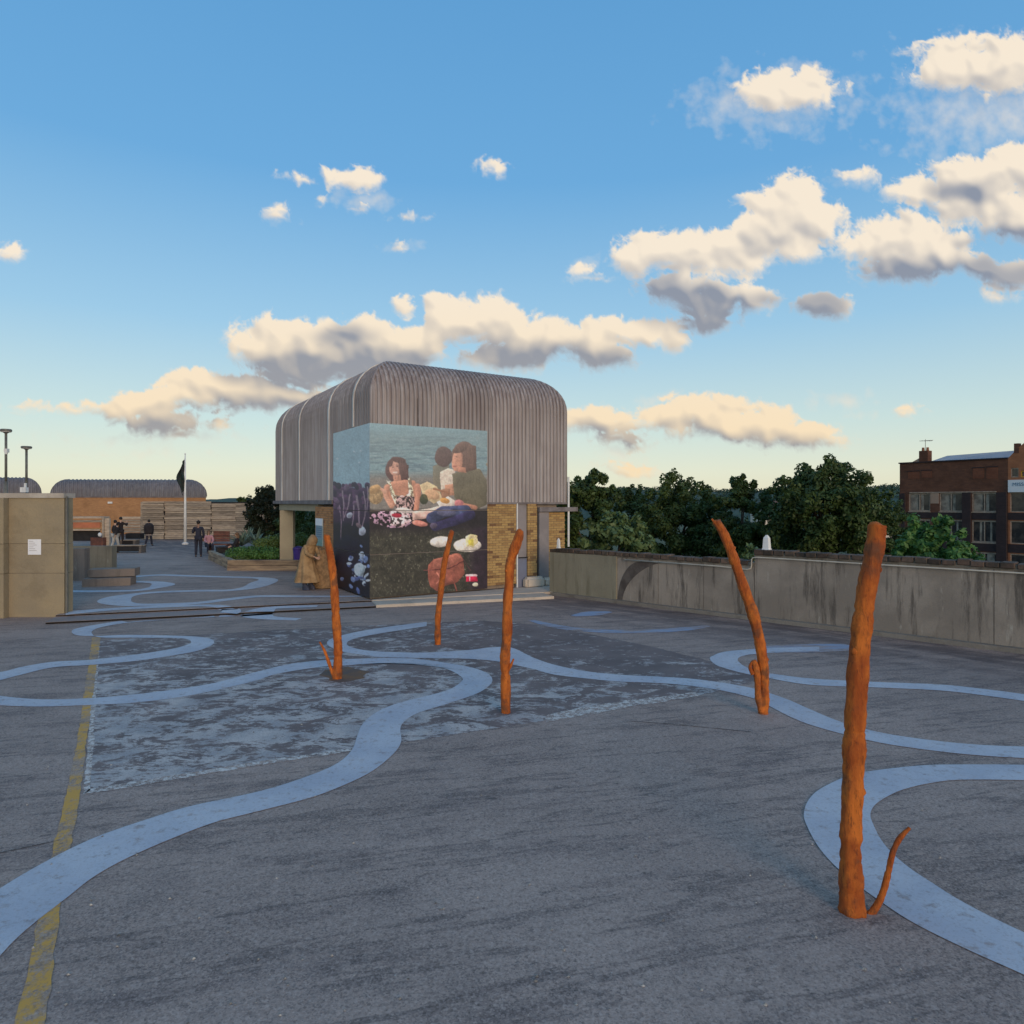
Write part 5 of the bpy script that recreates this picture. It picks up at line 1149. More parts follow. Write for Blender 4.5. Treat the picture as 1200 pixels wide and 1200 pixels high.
tree(690, 554, 92, 39, 5.6, M['leafd'], 'dark broadleaf tree rising just right of the hooded building', 21, 11000)
tree(742, 571, 60, 50, 6.0, M['leafd'], 'lower dark tree between the building-side tree and the mid green tree', 22, 7000)
tree(793, 560, 96, 46, 6.4, M['leafm'], 'mid green tree in the middle of the row beyond the parapet', 23, 12000)
tree(832, 580, 60, 44, 5.0, M['leafd'], 'small dark tree tucked against the right side of the mid green tree', 24, 7000)
tree(868, 562, 76, 40, 5.8, M['leafd'], 'narrow dark tree standing left of the white post on the parapet', 25, 10000)
tree(968, 541, 132, 36, 6.0, M['leafd'], 'largest dark tree, behind the parapet right of its step', 26, 19000, nb=52)
tree(920, 596, 70, 52, 5.0, M['leafm'], 'low green tree behind the white post, below the far hill', 27, 6000)
tree(1045, 590, 66, 58, 6.0, M['leafd'], 'low dark tree against the left corner of the dark brick block', 28, 7000)
tree(655, 575, 70, 52, 6.0, M['leafd'], 'dark tree half hidden behind the right end of the hooded building', 29, 6000)
tree(1010, 585, 60, 48, 5.5, M['leafm'], 'mid green tree showing right of the largest dark tree', 30, 6000)
tree(722, 603, 92, 27, 3.0, M['leafl'], 'pale green leafy shrub-like tree peeping over the low part of the parapet', 31, 3200, size=.16, nb=30, name='pale_green_tree')
tree(1092, 610, 92, 25, 3.0, M['leafb'], 'bright green small tree in front of the dark brick block', 32, 4200, size=.15, nb=30, name='bright_green_tree')
tree(876, 640, 50, 24, 2.2, M['leafl'], 'small pale bush just behind the parapet step', 33, 900, size=.13, nb=14, name='pale_green_tree')
tree(1120, 640, 90, 33, 4.0, M['leafb'], 'low bright bush spreading right of the bright green small tree', 36, 2500, size=.15, nb=22, name='bright_green_tree')
tree(312, 570, 48, 38.5, 3.6, M['redleaf'], 'dark evergreen tree left of the hooded building, behind the planter', 34, 15000, size=.085, base=Z2, group='trees on the terrace', nb=60)
tree(282, 583, 22, 60, 1.2, M['leafd'], 'tree top just showing over the timber fence', 35, 900, size=.12, base=-9.0, group='trees on the terrace', nb=8)
tree(356, 585, 70, 37, 4.4, M['leafm'], 'green tree seen through the open bay of the hooded building', 37, 7000, size=.12, base=Z2, group='trees on the terrace', nb=26)
# planter greens
def hedge(name, blobs, n, size, seed, m, label, cat='shrub', group='plants in the timber planter'):
    o = leafobj(name, blobs, n, size, seed, m); return tag(o, label, cat, group)
def bl_(px, py, Y, rx, ry, rz): q = at(px, py, Y); return (tuple(q), (rx, ry, rz))
hedge('leafy_shrub', [bl_(275+i*8, 650 - (i % 3), 29.0, .42, .4, .30) for i in range(7)], 3600, .07, 51, M['leafb'], 'bright green low leafy shrub along the front of the planter')
hedge('leafy_shrub', [bl_(306+i*8, 640 - 2*i, 30.5, .42, .5, .36) for i in range(4)], 2200, .07, 52, M['hedge'], 'yellow green rounded shrub at the right end of the planter')
hedge('leafy_shrub', [bl_(277, 656, 28.4, .30, .2, .16), bl_(286, 656, 28.3, .25, .2, .14)], 700, .06, 53, M['hedge'], 'small olive tuft spilling over the near edge of the planter')
hedge('leafy_shrub', [bl_(352+i*5, 636 + 3*i, 33, .5, .5, .5) for i in range(3)], 1800, .08, 54, M['hedge'], 'yellow green shrub seen through the open bay', group='plants behind the bay')
hedge('leafy_shrub', [bl_(358, 612, 36, .8, .5, .8), bl_(364, 625, 35, .6, .5, .6)], 3000, .08, 55, M['leafm'], 'green shrub under the lintel of the open bay', group='plants behind the bay')
def agave(px, py, Y, s, seed, label):
    q = at(px, py, Y); rs = random.Random(seed); mb = MB()
    for i in range(34):
        a_ = rs.uniform(0, 6.28); e_ = rs.uniform(.15, 1.3); L_ = s*rs.uniform(.7, 1.1); d = V(math.cos(a_)*math.cos(e_), math.sin(a_)*math.cos(e_), math.sin(e_)); side = d.cross(V(0, 0, 1)).normalized()*s*.06
        p1 = q + d*L_*.5 + V(0, 0, .03); p2 = q + d*L_ - V(0, 0, L_*.08); up = side.cross(d)*.25
        mb.add([q-side*.6, q+side*.6, p1+side+up, p1-side+up, p1-up, p2], [(0, 4, 3), (0, 1, 4), (1, 2, 4), (3, 4, 5), (4, 2, 5)])
    tag(build('agave', mb, M['agave']), label, 'plant', 'agaves in the timber planter')
agave(283, 640, 33.5, .95, 61, 'blue green agave at the left end of the planter'); agave(300, 640, 33.0, 1.05, 62, 'largest blue green agave in the middle of the planter'); agave(312, 642, 32.5, .75, 63, 'small blue green agave nearest the cream column')
agave(291, 634, 36, .9, 64, 'blue green agave farthest back in the planter')

# ------------------------------------------------------------------ people
def skin_obj(name, nodes, edges, m, parent, loc, rz, subdiv=2):
    """nodes: dict key -> ((x,y,z), r) in the person's own frame; first key is the root."""
    keys = list(nodes); idx = {k: i for i, k in enumerate(keys)}
    me = bpy.data.meshes.new(name); me.from_pydata([nodes[k][0] for k in keys], [(idx[a_], idx[b_]) for a_, b_ in edges], [])
    o = bpy.data.objects.new(name, me); COL.objects.link(o); md = o.modifiers.new('skin', 'SKIN'); md.use_smooth_shade = True; md.branch_smoothing = .5
    o.modifiers.new('sub', 'SUBSURF').levels = subdiv; o.modifiers['sub'].render_levels = subdiv
    for k in keys:
        r = nodes[k][1]; r = r if isinstance(r, tuple) else (r, r); me.skin_vertices[0].data[idx[k]].radius = r
    me.skin_vertices[0].data[0].use_root = True; me.materials.append(m); o.parent = parent
    dg = bpy.context.evaluated_depsgraph_get(); ev = o.evaluated_get(dg); m2 = bpy.data.meshes.new_from_object(ev); o.modifiers.clear(); o.data = m2; m2.name = name
    if not len(m2.materials): m2.materials.append(m)
    return o
def person(loc, rz, label, top, bottom, hair, skin='skin', h=1.72, pose=None, coat=False, hairlong=False, shoes='black', hood=False, name='person'):
    t = thing(name, loc, label, 'person', rz=rz); s = h/1.75
    J = dict(pel=(0, 0, .96), spi=(0, 0, 1.14), che=(0, 0, 1.34), nec=(0, 0, 1.49), hb=(0, -.01, 1.57), hc=(0, -.02, 1.65), ht=(0, -.01, 1.72),
             sl=(-.17, 0, 1.42), el=(-.23, .02, 1.14), wl=(-.21, -.08, .90), sr=(.17, 0, 1.42), er=(.23, .02, 1.14), wr=(.21, -.08, .90),
             hl=(-.09, 0, .92), kl=(-.10, -.02, .50), al=(-.11, .03, .09), tl=(-.12, -.13, .04), hr=(.09, 0, .92), kr=(.10, -.02, .50), ar=(.11, .03, .09), tr=(.12, -.13, .04))
    if pose: J.update(pose)
    J = {k: tuple(q*s for q in v) for k, v in J.items()}
    Rd = dict(pel=(.14, .10), spi=(.125, .09), che=(.15, .10), nec=.055, hb=.062, hc=(.078, .092), ht=.055, sl=.06, sr=.06, el=.042, er=.042, wl=.028, wr=.028,
              hl=.085, hr=.085, kl=.055, kr=.055, al=.038, ar=.038, tl=.034, tr=.034)
    def nd(ks, add=0.0): return {k: (J[k], tuple(q*s+add for q in Rd[k]) if isinstance(Rd[k], tuple) else Rd[k]*s+add) for k in ks}
    body = nd(['pel', 'spi', 'che', 'nec', 'hb', 'hc', 'ht', 'sl', 'el', 'wl', 'sr', 'er', 'wr', 'hl', 'kl', 'al', 'tl', 'hr', 'kr', 'ar', 'tr'], -.006)
    ed = [('pel', 'spi'), ('spi', 'che'), ('che', 'nec'), ('nec', 'hb'), ('hb', 'hc'), ('hc', 'ht'), ('che', 'sl'), ('sl', 'el'), ('el', 'wl'), ('che', 'sr'), ('sr', 'er'), ('er', 'wr'),
          ('pel', 'hl'), ('hl', 'kl'), ('kl', 'al'), ('al', 'tl'), ('pel', 'hr'), ('hr', 'kr'), ('kr', 'ar'), ('ar', 'tr')]
    for sd_ in 'lr':                                             # palm, four fingers and a thumb
        w_, e_ = Vector(J['w'+sd_]), Vector(J['e'+sd_]); d = (w_-e_).normalized(); sx = d.cross(V(0, 1, 0.01)).normalized()
        pm = w_ + d*.07*s; body['p'+sd_] = (tuple(pm), (.035*s, .018*s)); ed.append(('w'+sd_, 'p'+sd_))
        for i, (o_, L_) in enumerate(((-.027, .065), (-.009, .078), (.009, .074), (.027, .058))):
            k1, k2 = f'f{sd_}{i}a', f'f{sd_}{i}b'; b_ = pm + sx*o_*s + d*.03*s; body[k1] = (tuple(b_), .010*s); body[k2] = (tuple(b_ + d*L_*s + V(0, -.012*s, 0)), .008*s); ed += [('p'+sd_, k1), (k1, k2)]
        k1 = f't{sd_}m'; body[k1] = (tuple(w_ + d*.06*s + V(0, -.05*s, 0)), .010*s); ed.append(('w'+sd_, k1))
    hc = Vector(J['hc']); body['nose'] = (tuple(hc + V(0, -.108*s, -.02*s)), .012*s); ed.append(('hc', 'nose'))
    skin_obj('body', body, ed, M[skin], t, loc, rz)
    mb = MB()
    def loc_mesh(name, mb_, m, sm=True):
        me = bpy.data.meshes.new(name); me.from_pydata([tuple(v) for v in mb_.v], [], mb_.f); me.materials.append(m); o = bpy.data.objects.new(name, me); COL.objects.link(o); o.parent = t
        me.polygons.foreach_set('use_smooth', [sm]*len(me.polygons)); return o
    for sx_ in (-1, 1): e = MB(); e.ell(hc + V(sx_*.03*s, -.086*s, .005*s), (.011, .011, .011), 8, 6); loc_mesh('eye', e, M['hairb'])
    e = MB(); e.ell(hc + V(0, -.09*s, -.055*s), (.022, .01, .007), 8, 6); loc_mesh('mouth', e, M['redwood'])
    if not hood:
        e = MB(); e.ell(hc + V(0, .018*s, .028*s), (.092*s, .10*s, .098*s), 14, 10)
        if hairlong: e.ell(hc + V(0, .06*s, -.10*s), (.085*s, .06*s, .17*s), 12, 8)
        loc_mesh('hair', e, hair)
    if top is not None:
        ks = ['spi', 'che', 'pel', 'nec', 'sl', 'el', 'wl', 'sr', 'er', 'wr']; tn = nd(ks, .022); tn['nec'] = (tuple(Vector(J['nec'])-V(0, 0, .03)), .062*s)
        skin_obj('jacket' if coat else 'top', tn, [('spi', 'che'), ('spi', 'pel'), ('che', 'nec'), ('che', 'sl'), ('sl', 'el'), ('el', 'wl'), ('che', 'sr'), ('sr', 'er'), ('er', 'wr')], top, t, loc, rz)
    ks = ['pel', 'hl', 'kl', 'al', 'hr', 'kr', 'ar']
    skin_obj('trousers', nd(ks, .020), [('pel', 'hl'), ('hl', 'kl'), ('kl', 'al'), ('pel', 'hr'), ('hr', 'kr'), ('kr', 'ar')], bottom, t, loc, rz)
    for sd_ in 'lr':
        a_, b_ = Vector(J['a'+sd_]), Vector(J['t'+sd_]); sh = {'a': (tuple(a_ + V(0, .02, -.02)), .048*s), 'b': (tuple((a_+b_)/2 - V(0, 0, .01)), .045*s), 'c': (tuple(b_), .038*s)}
        skin_obj('shoe', sh, [('a', 'b'), ('b', 'c')], M[shoes], t, loc, rz, 1)
    return t, J, loc_mesh
sit = dict(pel=(0, .0, .50), spi=(0, .03, .68), che=(0, .01, .88), nec=(0, 0, 1.03), hb=(0, -.02, 1.11), hc=(0, -.03, 1.19), ht=(0, -.02, 1.26), sl=(-.17, 0, .96), el=(-.22, -.08, .72), wl=(-.12, -.28, .62), sr=(.17, 0, .96), er=(.22, -.08, .72), wr=(.12, -.28, .62),
           hl=(-.09, -.03, .48), kl=(-.12, -.42, .48), al=(-.12, -.44, .09), tl=(-.12, -.60, .04), hr=(.09, -.03, .48), kr=(.12, -.42, .48), ar=(.12, -.44, .09), tr=(.12, -.60, .04))
R_ = math.radians
walk = dict(kl=(-.10, -.10, .50), al=(-.11, -.16, .09), tl=(-.11, -.32, .05), kr=(.10, .05, .50), ar=(.11, .22, .12), tr=(.12, .08, .04), wl=(-.2, .10, .92), wr=(.2, -.2, .95))
person(gp(135, 646, Z2), R_(150), 'person in a black top and pale trousers standing by the timber bar, seen from behind', M['coatb'], M['beige'], M['hairb'], h=1.70, pose=walk)
t_, J_, lm = person(gp(141.5, 640.5, Z2), R_(200), 'person in a bulky black jacket, standing right of the one in pale trousers', M['coatb'], M['coatb'], M['hairb'], h=1.78, coat=True, pose=dict(el=(-.34, -.02, 1.25), wl=(-.30, -.15, 1.42)))
t_, J_, lm = person(gp(174.5, 640, Z2), R_(175), 'woman walking away in a boxy black coat, grey hem and dark tights', M['coatb'], M['navy'], M['hairb'], h=1.60, coat=True, pose=walk)
e = MB(); e.lathe((0, 0, .74), [(.25, 0), (.26, .12), (.28, .30), (.27, .50), (.20, .62), (.08, .68)], 14); lm('coat', e, M['coatb'])
e = MB(); e.lathe((0, 0, .64), [(.20, 0), (.22, .11)], 14); lm('skirt_hem', e, M['greypost'])
person(gp(232.5, 653, Z2), R_(200), 'man in dark navy clothes right of the flagpole, hand raised to his face', M['navy'], M['navy'], M['hairb'], skin='skin2', h=1.78, pose=dict(er=(.26, -.12, 1.16), wr=(.10, -.22, 1.46)))
q = gp(244.5, 648.5, Z2); person(q, R_(35), 'seated person in a pink top on the red-brown bench', M['pink'], M['navy'], M['hairf'], h=1.66, pose=sit, hairlong=True)
q = gp(264, 657, Z2); q.z += .03; person(q + V(.15, 1.0, 0), R_(-60), 'seated person in dark clothes with bare arms, on the planter edge', M['coatb'], M['coatb'], M['hairf'], h=1.66, pose=sit, hairlong=True)
# hooded figure in a tan coat
bend = dict(pel=(0, .06, .90), spi=(0, .05, 1.08), che=(0, -.06, 1.27), nec=(0, -.14, 1.38), hb=(0, -.19, 1.43), hc=(0, -.24, 1.49), ht=(0, -.26, 1.56), sl=(-.18, -.08, 1.33), el=(-.22, -.20, 1.10), wl=(-.10, -.36, 1.02), sr=(.18, -.08, 1.33), er=(.22, -.20, 1.10), wr=(.10, -.36, 1.02))
q = gp(361, 691, Z2)
t_, J_, lm = person(q, R_(58), 'person bent forward in a long tan hooded coat and dark boots by the brick pier', M['tan'], M['tan'], M['hairb'], h=1.76, pose=bend, hood=True, coat=True, shoes='boot')
def ring(c, rx, ry, n, ph=0.0, w=0.0):
    n = n*2; f = lambda t: 1 + w*(math.sin(7*t+ph)*1.1 + .6*math.sin(11*t-2*ph))
    return [(c[0] + rx*math.cos(2*math.pi*k/n)*f(2*math.pi*k/n), c[1] + ry*math.sin(2*math.pi*k/n)*f(2*math.pi*k/n), c[2]) for k in range(n)]
def loft(rings, cap=True):
    mb = MB(); n = len(rings[0]); vs = [p_ for r in rings for p_ in r]; fs = [(i*n+k, i*n+(k+1) % n, (i+1)*n+(k+1) % n, (i+1)*n+k) for i in range(len(rings)-1) for k in range(n)]
    if cap: fs += [tuple((len(rings)-1)*n+k for k in range(n))]
    mb.add(vs, fs); return mb
lm('coat_skirt', loft([ring((0, .05, .24), .36, .40, 26, 0, .09), ring((0, .05, .45), .31, .34, 26, .3, .07), ring((0, .07, .70), .26, .27, 26, .5, .05), ring((0, .06, .95), .22, .20, 26, 0, .03), ring((0, .01, 1.15), .23, .20, 26), ring((0, -.05, 1.30), .23, .17, 26), ring((0, -.12, 1.40), .13, .11, 26)]), M['tan'])
lm('hood', loft([ring((0, -.13, 1.36), .15, .15, 18), ring((0, -.17, 1.45), .155, .17, 18), ring((0, -.21, 1.55), .14, .155, 18), ring((0, -.22, 1.64), .085, .10, 18), ring((0, -.20, 1.69), .03, .04, 18)]), M['tan'])
for sx_ in (-1, 1):
    lm('boot', loft([ring((sx_*.11, -.04, .005), .075, .15, 14), ring((sx_*.11, -.03, .09), .072, .13, 14), ring((sx_*.11, .02, .17), .07, .08, 14), ring((sx_*.11, .03, .36), .075, .08, 14)]), M['boot'])
# coarse tan sack leaning at the pier
q = gp(379, 689, Z2); mb = loft([[(q.x + a[0], q.y + a[1], q.z + a[2]) for a in r] for r in (ring((0, 0, .02), .36, .30, 28, 0, .06), ring((0, 0, .35), .38, .31, 28, 1, .08), ring((-.02, 0, .75), .33, .28, 28, 2, .09), ring((-.03, .03, .98), .25, .22, 28, 3, .12), ring((-.03, .03, 1.10), .12, .12, 28, 4, .14), ring((-.03, .03, 1.20), .17, .15, 28, 4, .2))])
tag(build('sack', mb, M['sackc'], smooth=True), 'coarse brown tied sack standing against the brick pier, behind the leftmost orange stick', 'sack')

# ------------------------------------------------------------------ dark brick block at right
BL, BR = V(46.0, 82.0), V(52.0, 72.5); BD = (BR-BL).normalized(); BLn = (BR-BL).length; BN = V(-BD.y, BD.x)
if BN.x > 0: BN = -BN
def bs(px): k = (px-HX)/F; return (k*BL.y - BL.x)/(BD.x - k*BD.y)
def bz(px, py): s = bs(px); Y = BL.y + BD.y*s; return H-(py-HY)/F*Y
def wall_open(P, D, N, s0, s1, z0, z1, ops, th=.35):
    ss = sorted({s0, s1, *[o[0] for o in ops], *[o[1] for o in ops]}); zs = sorted({z0, z1, *[o[2] for o in ops], *[o[3] for o in ops]}); mb = MB()
    for a_, b_ in zip(ss, ss[1:]):
        for c_, d_ in zip(zs, zs[1:]):
            if any(o[0] <= (a_+b_)/2 <= o[1] and o[2] <= (c_+d_)/2 <= o[3] for o in ops): continue
            mb.par(*rect_on(P, D, N, a_, b_, c_, d_, -th, 0))
    return mb
bb = thing('dark_brick_block', (BL.x, BL.y, -9), 'dark red brick office block with rows of pale framed windows at the right edge', 'building')
cols = [(1065, 1090), (1101, 1128), (1139, 1168)]; rows = [(577.5, 599.5), (609, 634), (645, 668)]
ops = []
for a_, b_ in cols:
    for c_, d_ in rows: ops.append((bs(a_), bs(b_), bz((a_+b_)/2, d_), bz((a_+b_)/2, c_)))
zmax = bz(1055, 543.5); zr = [sorted({round(o[2], 3) for o in ops}), 0]
# use common sill and head heights for each row
hts = []
for r, (c_, d_) in enumerate(rows): hts.append((bz(1115, d_), bz(1115, c_)))
ops = [(bs(a_), bs(b_), z0, z1) for (a_, b_) in cols for (z0, z1) in hts]
build('brick_wall', wall_open(BL, BD, BN, 0, BLn, -9, zmax, ops), M['rbrick'], bb)
INN = -BN
mb = MB(); mb.par(p3(BL - BN*0.36, -9), p3(BD*BLn, 0), p3(INN*9, 0), (0, 0, 9+zmax-.3)); build('body', mb, M['rbrick'], bb)
for i, o_ in enumerate(ops):
    s0, s1, z0, z1 = o_; mb = MB()
    fwd = .09
    for (a_, b_, c_, d_) in ((s0, s1, z1-.16, z1), (s0, s1, z0, z0+.12), (s0, s0+.09, z0+.12, z1-.16), (s1-.09, s1, z0+.12, z1-.16), ((s0+s1)/2-.05, (s0+s1)/2+.05, z0+.12, z1-.16)): mb.par(*rect_on(BL, BD, BN, a_, b_, c_, d_, -.20, -.06))
    wf = build('window', mb, M['frame'], bb)
    mb = MB(); mb.par(*rect_on(BL, BD, BN, s0+.09, s1-.09, z0+.12, z1-.16, -.17, -.15)); build('pane', mb, M['glass'], wf)
    for (f0, f1) in (((.05, .42), (.55, .68)), ((.30, .40), (.72, .8)), ((.10, .22), (.6, .9)))[i % 3]:
        mb = MB(); w_ = s1-s0; mb.par(*rect_on(BL, BD, BN, s0+w_*f0, s0+w_*f1, z0+.13, z1-.17, -.148, -.13)); build('blind', mb, M['curtain'], wf)
    mb = MB(); mb.par(*rect_on(BL, BD, BN, s0-.05, s1+.05, z0-.10, z0-.01, -.05, .06)); build('sill', mb, M['frame'], wf)
for (a_, b_, c_, d_) in ((1090.5, 1100.5, hts[0][0]-.2 + 1.1, hts[0][1]+.1),):
    mb = MB(); mb.par(*rect_on(BL, BD, BN, bs(a_), bs(b_), c_, d_, 0.003, .05)); build('beige_panel', mb, M['beigep'], bb)
mb = MB(); mb.par(*rect_on(BL, BD, BN, bs(1066), bs(1168), hts[0][1]+.02, hts[0][1]+.12, .003, .10)); build('head_course', mb, M['frame'], bb)
for a_, b_ in ((1055, 1061.5), (1128.5, 1138.5), (1168.5, 1180.5)):
    mb = MB(); mb.par(*rect_on(BL, BD, BN, bs(a_), bs(b_), -9, hts[0][1], .004, .25)); build('pier', mb, M['dbrick'], bb)
for z0, z1 in ((hts[1][1]+.1, hts[0][0]-.12), (hts[2][1]+.1, hts[1][0]-.12)):
    mb = MB(); mb.par(*rect_on(BL, BD, BN, bs(1061.7), bs(1168.3), z0, z1, .004, .03)); build('spandrel', mb, M['dbrick'], bb)
for a_, b_, c_, d_ in ((1064, 1077, 553, 561), (1080, 1092, 552, 560), (1140, 1153, 549, 561), (1156, 1169, 548, 561)):
    mb = MB(); mb.par(*rect_on(BL, BD, BN, bs(a_), bs(b_), bz(a_, d_), bz(a_, c_), .004, .03)); w_ = build('blind_window', mb, M['rbrick_blind'], bb)
    mb = MB(); mb.par(*rect_on(BL, BD, BN, bs(a_)-.05, bs(b_)+.05, bz(a_, c_)+.02, bz(a_, c_)+.12, .004, .06)); build('lintel', mb, M['dbrick'], w_)
mb = MB(); mb.par(p3(BL + BN*.12 - BD*.1, zmax), p3(BD*(BLn+.1), 0), p3(INN*.6, 0), (0, 0, .14)); build('parapet_coping', mb, M['dbrick'], bb)
# slate roof slope with chimney
mb = MB(); r0 = BL + BD*bs(1086) + INN*.6; r1 = BR + INN*.6; mb.add([p3(r0, zmax+.1), p3(r1, zmax+.1), p3(r1+INN*4, zmax+1.15), p3(r0+INN*4, zmax+.95), p3(r0+INN*4, zmax-.2), p3(r1+INN*4, zmax-.2), p3(r0, zmax-.2), p3(r1, zmax-.2)], [(0, 1, 2, 3), (3, 2, 5, 4), (0, 3, 4, 6), (1, 7, 5, 2)])
build('slate_roof', mb, M['solar'], bb)
mb = MB(); q = BL + BD*bs(1077) + INN*1.4; mb.box((q.x, q.y, zmax+.7), (1.0, .9, 1.5), math.atan2(BD.y, BD.x)); ch = build('chimney', mb, M['rbrick'], bb)
for dx in (-.25, .25): mb = MB(); mb.lathe((q.x+dx*BD.x, q.y+dx*BD.y, zmax+1.45), [(.16, 0), (.13, .4)], 10); build('chimney_pot', mb, M['terracotta'], ch)
mb = MB(); mb.tube([(q.x, q.y, zmax+1.4), (q.x, q.y, zmax+2.8)], .03, 6); mb.tube([(q.x-.7, q.y, zmax+2.6), (q.x+.9, q.y, zmax+2.7)], .025, 6)
for k in range(5): mb.tube([(q.x-.5+.28*k, q.y-.3, zmax+2.62), (q.x-.5+.28*k, q.y+.3, zmax+2.62)], .02, 5)
build('aerial', mb, M['metal'], ch)
# rubble-like coping left of the chimney
mb = MB(); q = BL + BD*bs(1068) + INN*1.0; mb.add([p3(q - BD*.8, zmax), p3(q + BD*.9, zmax), p3(q + BD*.9, zmax+.9), p3(q - BD*.8 + INN*1.2, zmax), p3(q + BD*.9 + INN*1.2, zmax), p3(q + BD*.9 + INN*1.2, zmax+.9)], [(0, 1, 2), (3, 5, 4), (0, 2, 5, 3), (1, 4, 5, 2)]); build('gable_upstand', mb, M['beigep'], bb)
# orange gabled neighbour
gb = thing('orange_brick_block', (BR.x, BR.y, -9), 'lighter orange brick gabled building with a white lettered sign, cut by the right edge', 'building')
GL = 9.0; gz = bz(1181, 537); P = BR + BD*.02
o3 = [(bs(1182)-BLn+.1, bs(1182)-BLn+2.4, hts[k][0], hts[k][1]) for k in range(3)] + [(3.1, 5.4, hts[k][0], hts[k][1]) for k in range(3)] + [(.25, .95, bz(1184, 559.5), bz(1184, 548.5)), (1.15, 3.2, bz(1184, 559.5), bz(1184, 552))]
build('brick_wall', wall_open(P, BD, BN, 0, GL, -9, gz, o3), M['obrick2'], gb)
mb = MB(); mb.par(p3(P - BN*0.36, -9), p3(BD*GL, 0), p3(INN*9, 0), (0, 0, 9+gz-.1)); build('body', mb, M['obrick2'], gb)
mb = MB(); gp_ = [(0, gz), (1.0, gz+1.1), (1.9, gz+1.9), (3.8, gz+1.9), (4.8, gz+1.1), (6.0, gz)]
f0 = [p3(P + BD*s_, z_) for s_, z_ in gp_]; f1 = [p3(P + BD*s_ + INN*.4, z_) for s_, z_ in gp_]; n = len(gp_)
mb.add(f0 + f1, [tuple(range(n)), tuple(range(n, 2*n))[::-1]] + [(i, n+i, n+(i+1) % n, (i+1) % n) for i in range(n)]); build('gable', mb, M['obrick2'], gb)
mb = MB(); mb.par(*rect_on(P, BD, BN, .55, 1.0, gz+.5, gz+1.5, -.5, .03)); build('chimney_stub', mb, M['rbrick'], gb)
for k, (s0, s1, z0, z1) in enumerate(o3):
    mb = MB()
    for (a_, b_, c_, d_) in ((s0, s1, z1-.12, z1), (s0, s1, z0, z0+.10), (s0, s0+.08, z0+.10, z1-.12), (s1-.08, s1, z0+.10, z1-.12)): mb.par(*rect_on(P, BD, BN, a_, b_, c_, d_, -.20, -.06))
    wf = build('window', mb, M['yellowp'] if k == 7 else M['frame'], gb)
    mb = MB(); mb.par(*rect_on(P, BD, BN, s0+.08, s1-.08, z0+.10, z1-.12, -.17, -.15)); build('pane', mb, M['glass'], wf)
for z0, z1 in ((hts[1][1]+.1, hts[0][0]-.05), (hts[2][1]+.1, hts[1][0]-.05)): mb = MB(); mb.par(*rect_on(P, BD, BN, .01, 8.9, z0, z1, .004, .03)); build('spandrel', mb, M['dbrick'], gb)
sg = thing('lettered_sign', p3(P + BN*.1, bz(1183, 577)), 'long white sign with blue-grey lettering on the orange brick building at the right edge', 'sign')
z0, z1 = bz(1183, 576.8), bz(1183, 562.5); mb = MB(); mb.par(*rect_on(P, BD, BN, 0.05, 7.5, z0, z1, .04, .14)); build('board', mb, M['sign'], sg)
cu = bpy.data.curves.new('lettering', 'FONT'); cu.body = 'MISSO'; cu.size = (z1-z0)*.40; cu.extrude = .01; cu.space_character = 1.05
to = bpy.data.objects.new('lettering', cu); COL.objects.link(to); bpy.context.view_layer.update()
dg = bpy.context.evaluated_depsgraph_get(); tm = bpy.data.meshes.new_from_object(to.evaluated_get(dg)); bpy.data.objects.remove(to); tm.materials.clear(); tm.materials.append(M['ink'])
to = bpy.data.objects.new('lettering', tm); COL.objects.link(to); to.parent = sg; q = P + BD*.45 + BN*.152; to.location = p3(q, z0 + (z1-z0)*.50) - sg.location
to.rotation_euler = (math.radians(90), 0, math.atan2(BD.y, BD.x))

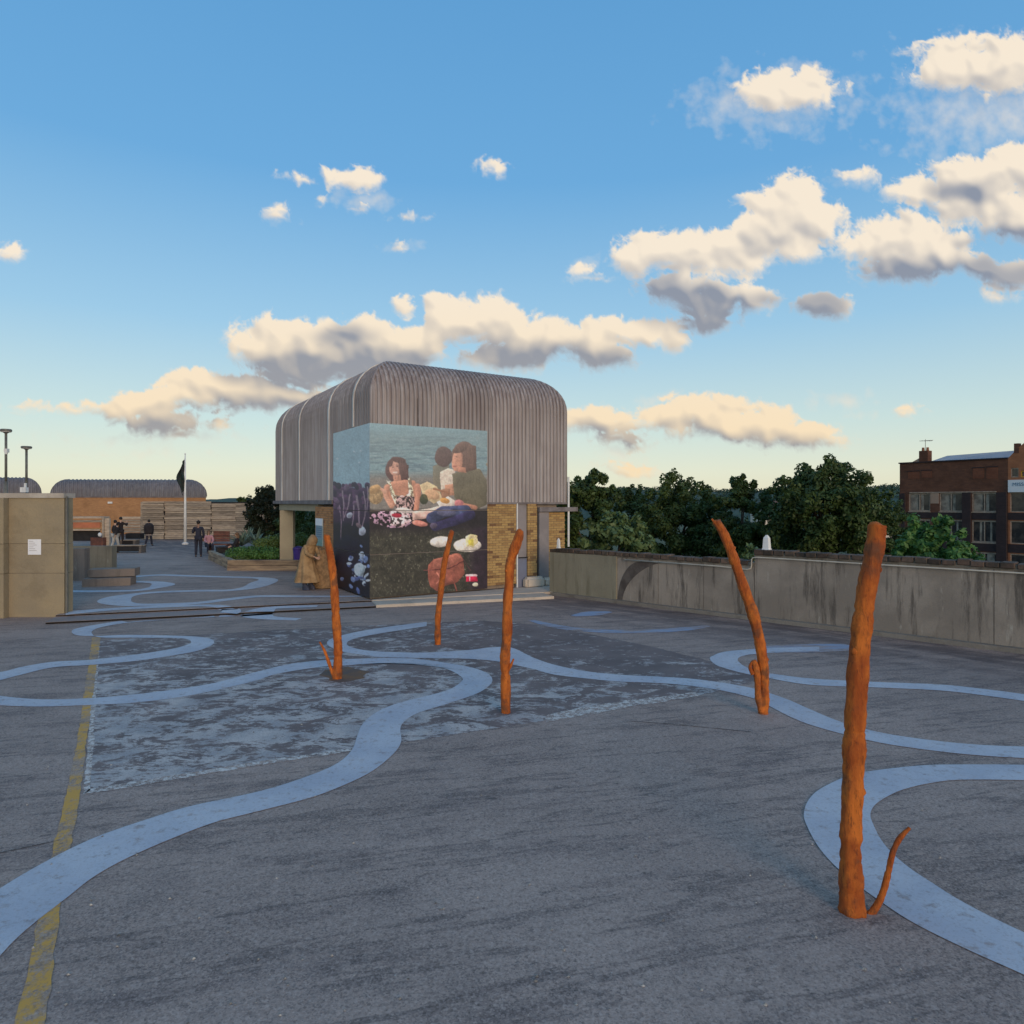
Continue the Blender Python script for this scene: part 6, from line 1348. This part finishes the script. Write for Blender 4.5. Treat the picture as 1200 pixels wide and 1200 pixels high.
# ------------------------------------------------------------------ hills and far houses
N_ = 220; M_ = 26; hb = MB(); vs = []; r_ = np.random.RandomState(4); lump = vnoise((M_+1, N_+1), (2, 2), 9, 3); big_ = vnoise((M_+1, N_+1), (22, 9), 10, 3)
for j in range(M_+1):
    for i in range(N_+1):
        a_ = math.radians(-48 + 96*i/N_); d = 420 + 900*j/M_
        ridge = math.sin(math.pi*min(1, j/M_*.95))**.8; z = -10 + ridge*(20 + 13*big_[j, i]) * (0.55 + .45*min(1, max(0, (i/N_-.35)*4))) + 3.0*lump[j, i]*(1 if j else 0)
        vs.append((d*math.sin(a_), d*math.cos(a_), z if 0 < j < M_ else -10))
hb.add(vs, [(j*(N_+1)+i, j*(N_+1)+i+1, (j+1)*(N_+1)+i+1, (j+1)*(N_+1)+i) for j in range(M_) for i in range(N_)]); tag(build('hills', hb, M['forest'], smooth=False), kind='structure')
P_, Fq_ = [], []
rr = np.random.RandomState(8); blobs = []
for i in range(1500):
    a_ = math.radians(rr.uniform(-5, 40)); d = rr.uniform(400, 900); j = (d-420)/900*M_; jj = int(max(0, min(M_, j))); ii = int((math.degrees(a_)+48)/96*N_)
    z = vs[jj*(N_+1)+ii][2]; r0_ = rr.uniform(3, 7); blobs.append(((d*math.sin(a_), d*math.cos(a_), z+1), (r0_, r0_, r0_*.7)))
wd = leafobj('far_woodland', blobs, 45000, 1.5, 9, M['forest']); tag(wd, 'distant wooded hillside beyond the parapet trees', 'woodland', kind='stuff')
for i, (px, py, Y, w_, lab) in enumerate(((904, 600, 210, 7, 'white far house between the narrow dark tree and the largest tree'), (893, 604, 240, 6, 'small pale far house left of the white far house, on the hillside'), (1040, 612, 230, 7, 'pale far house low between the largest tree and the dark brick block'))):
    q = at(px, py, Y); t = thing('far_house', (q.x, q.y, q.z-9), lab, 'house', 'far houses on the hillside')
    mb = MB(); mb.box((q.x, q.y, q.z-3.5), (w_, 6, 9)); build('wall', mb, M['render'], t)
    mb = MB(); mb.add([(q.x-w_/2-.3, q.y-3.3, q.z+1), (q.x+w_/2+.3, q.y-3.3, q.z+1), (q.x+w_/2+.3, q.y+3.3, q.z+1), (q.x-w_/2-.3, q.y+3.3, q.z+1), (q.x-w_/2, q.y, q.z+3.4), (q.x+w_/2, q.y, q.z+3.4)], [(0, 1, 5, 4), (2, 3, 4, 5), (1, 2, 5), (3, 0, 4), (0, 3, 2, 1)]); build('roof', mb, M['rooftile'], t)
    for k in (-1, 1): mb = MB(); mb.box((q.x+k*w_*.25, q.y-3.02, q.z-1.0), (1.2, .1, 1.4)); build('window', mb, M['glass'], t)
print('objects', len(bpy.data.objects), 'polys', sum(len(o.data.polygons) for o in bpy.data.objects if o.type == 'MESH'))
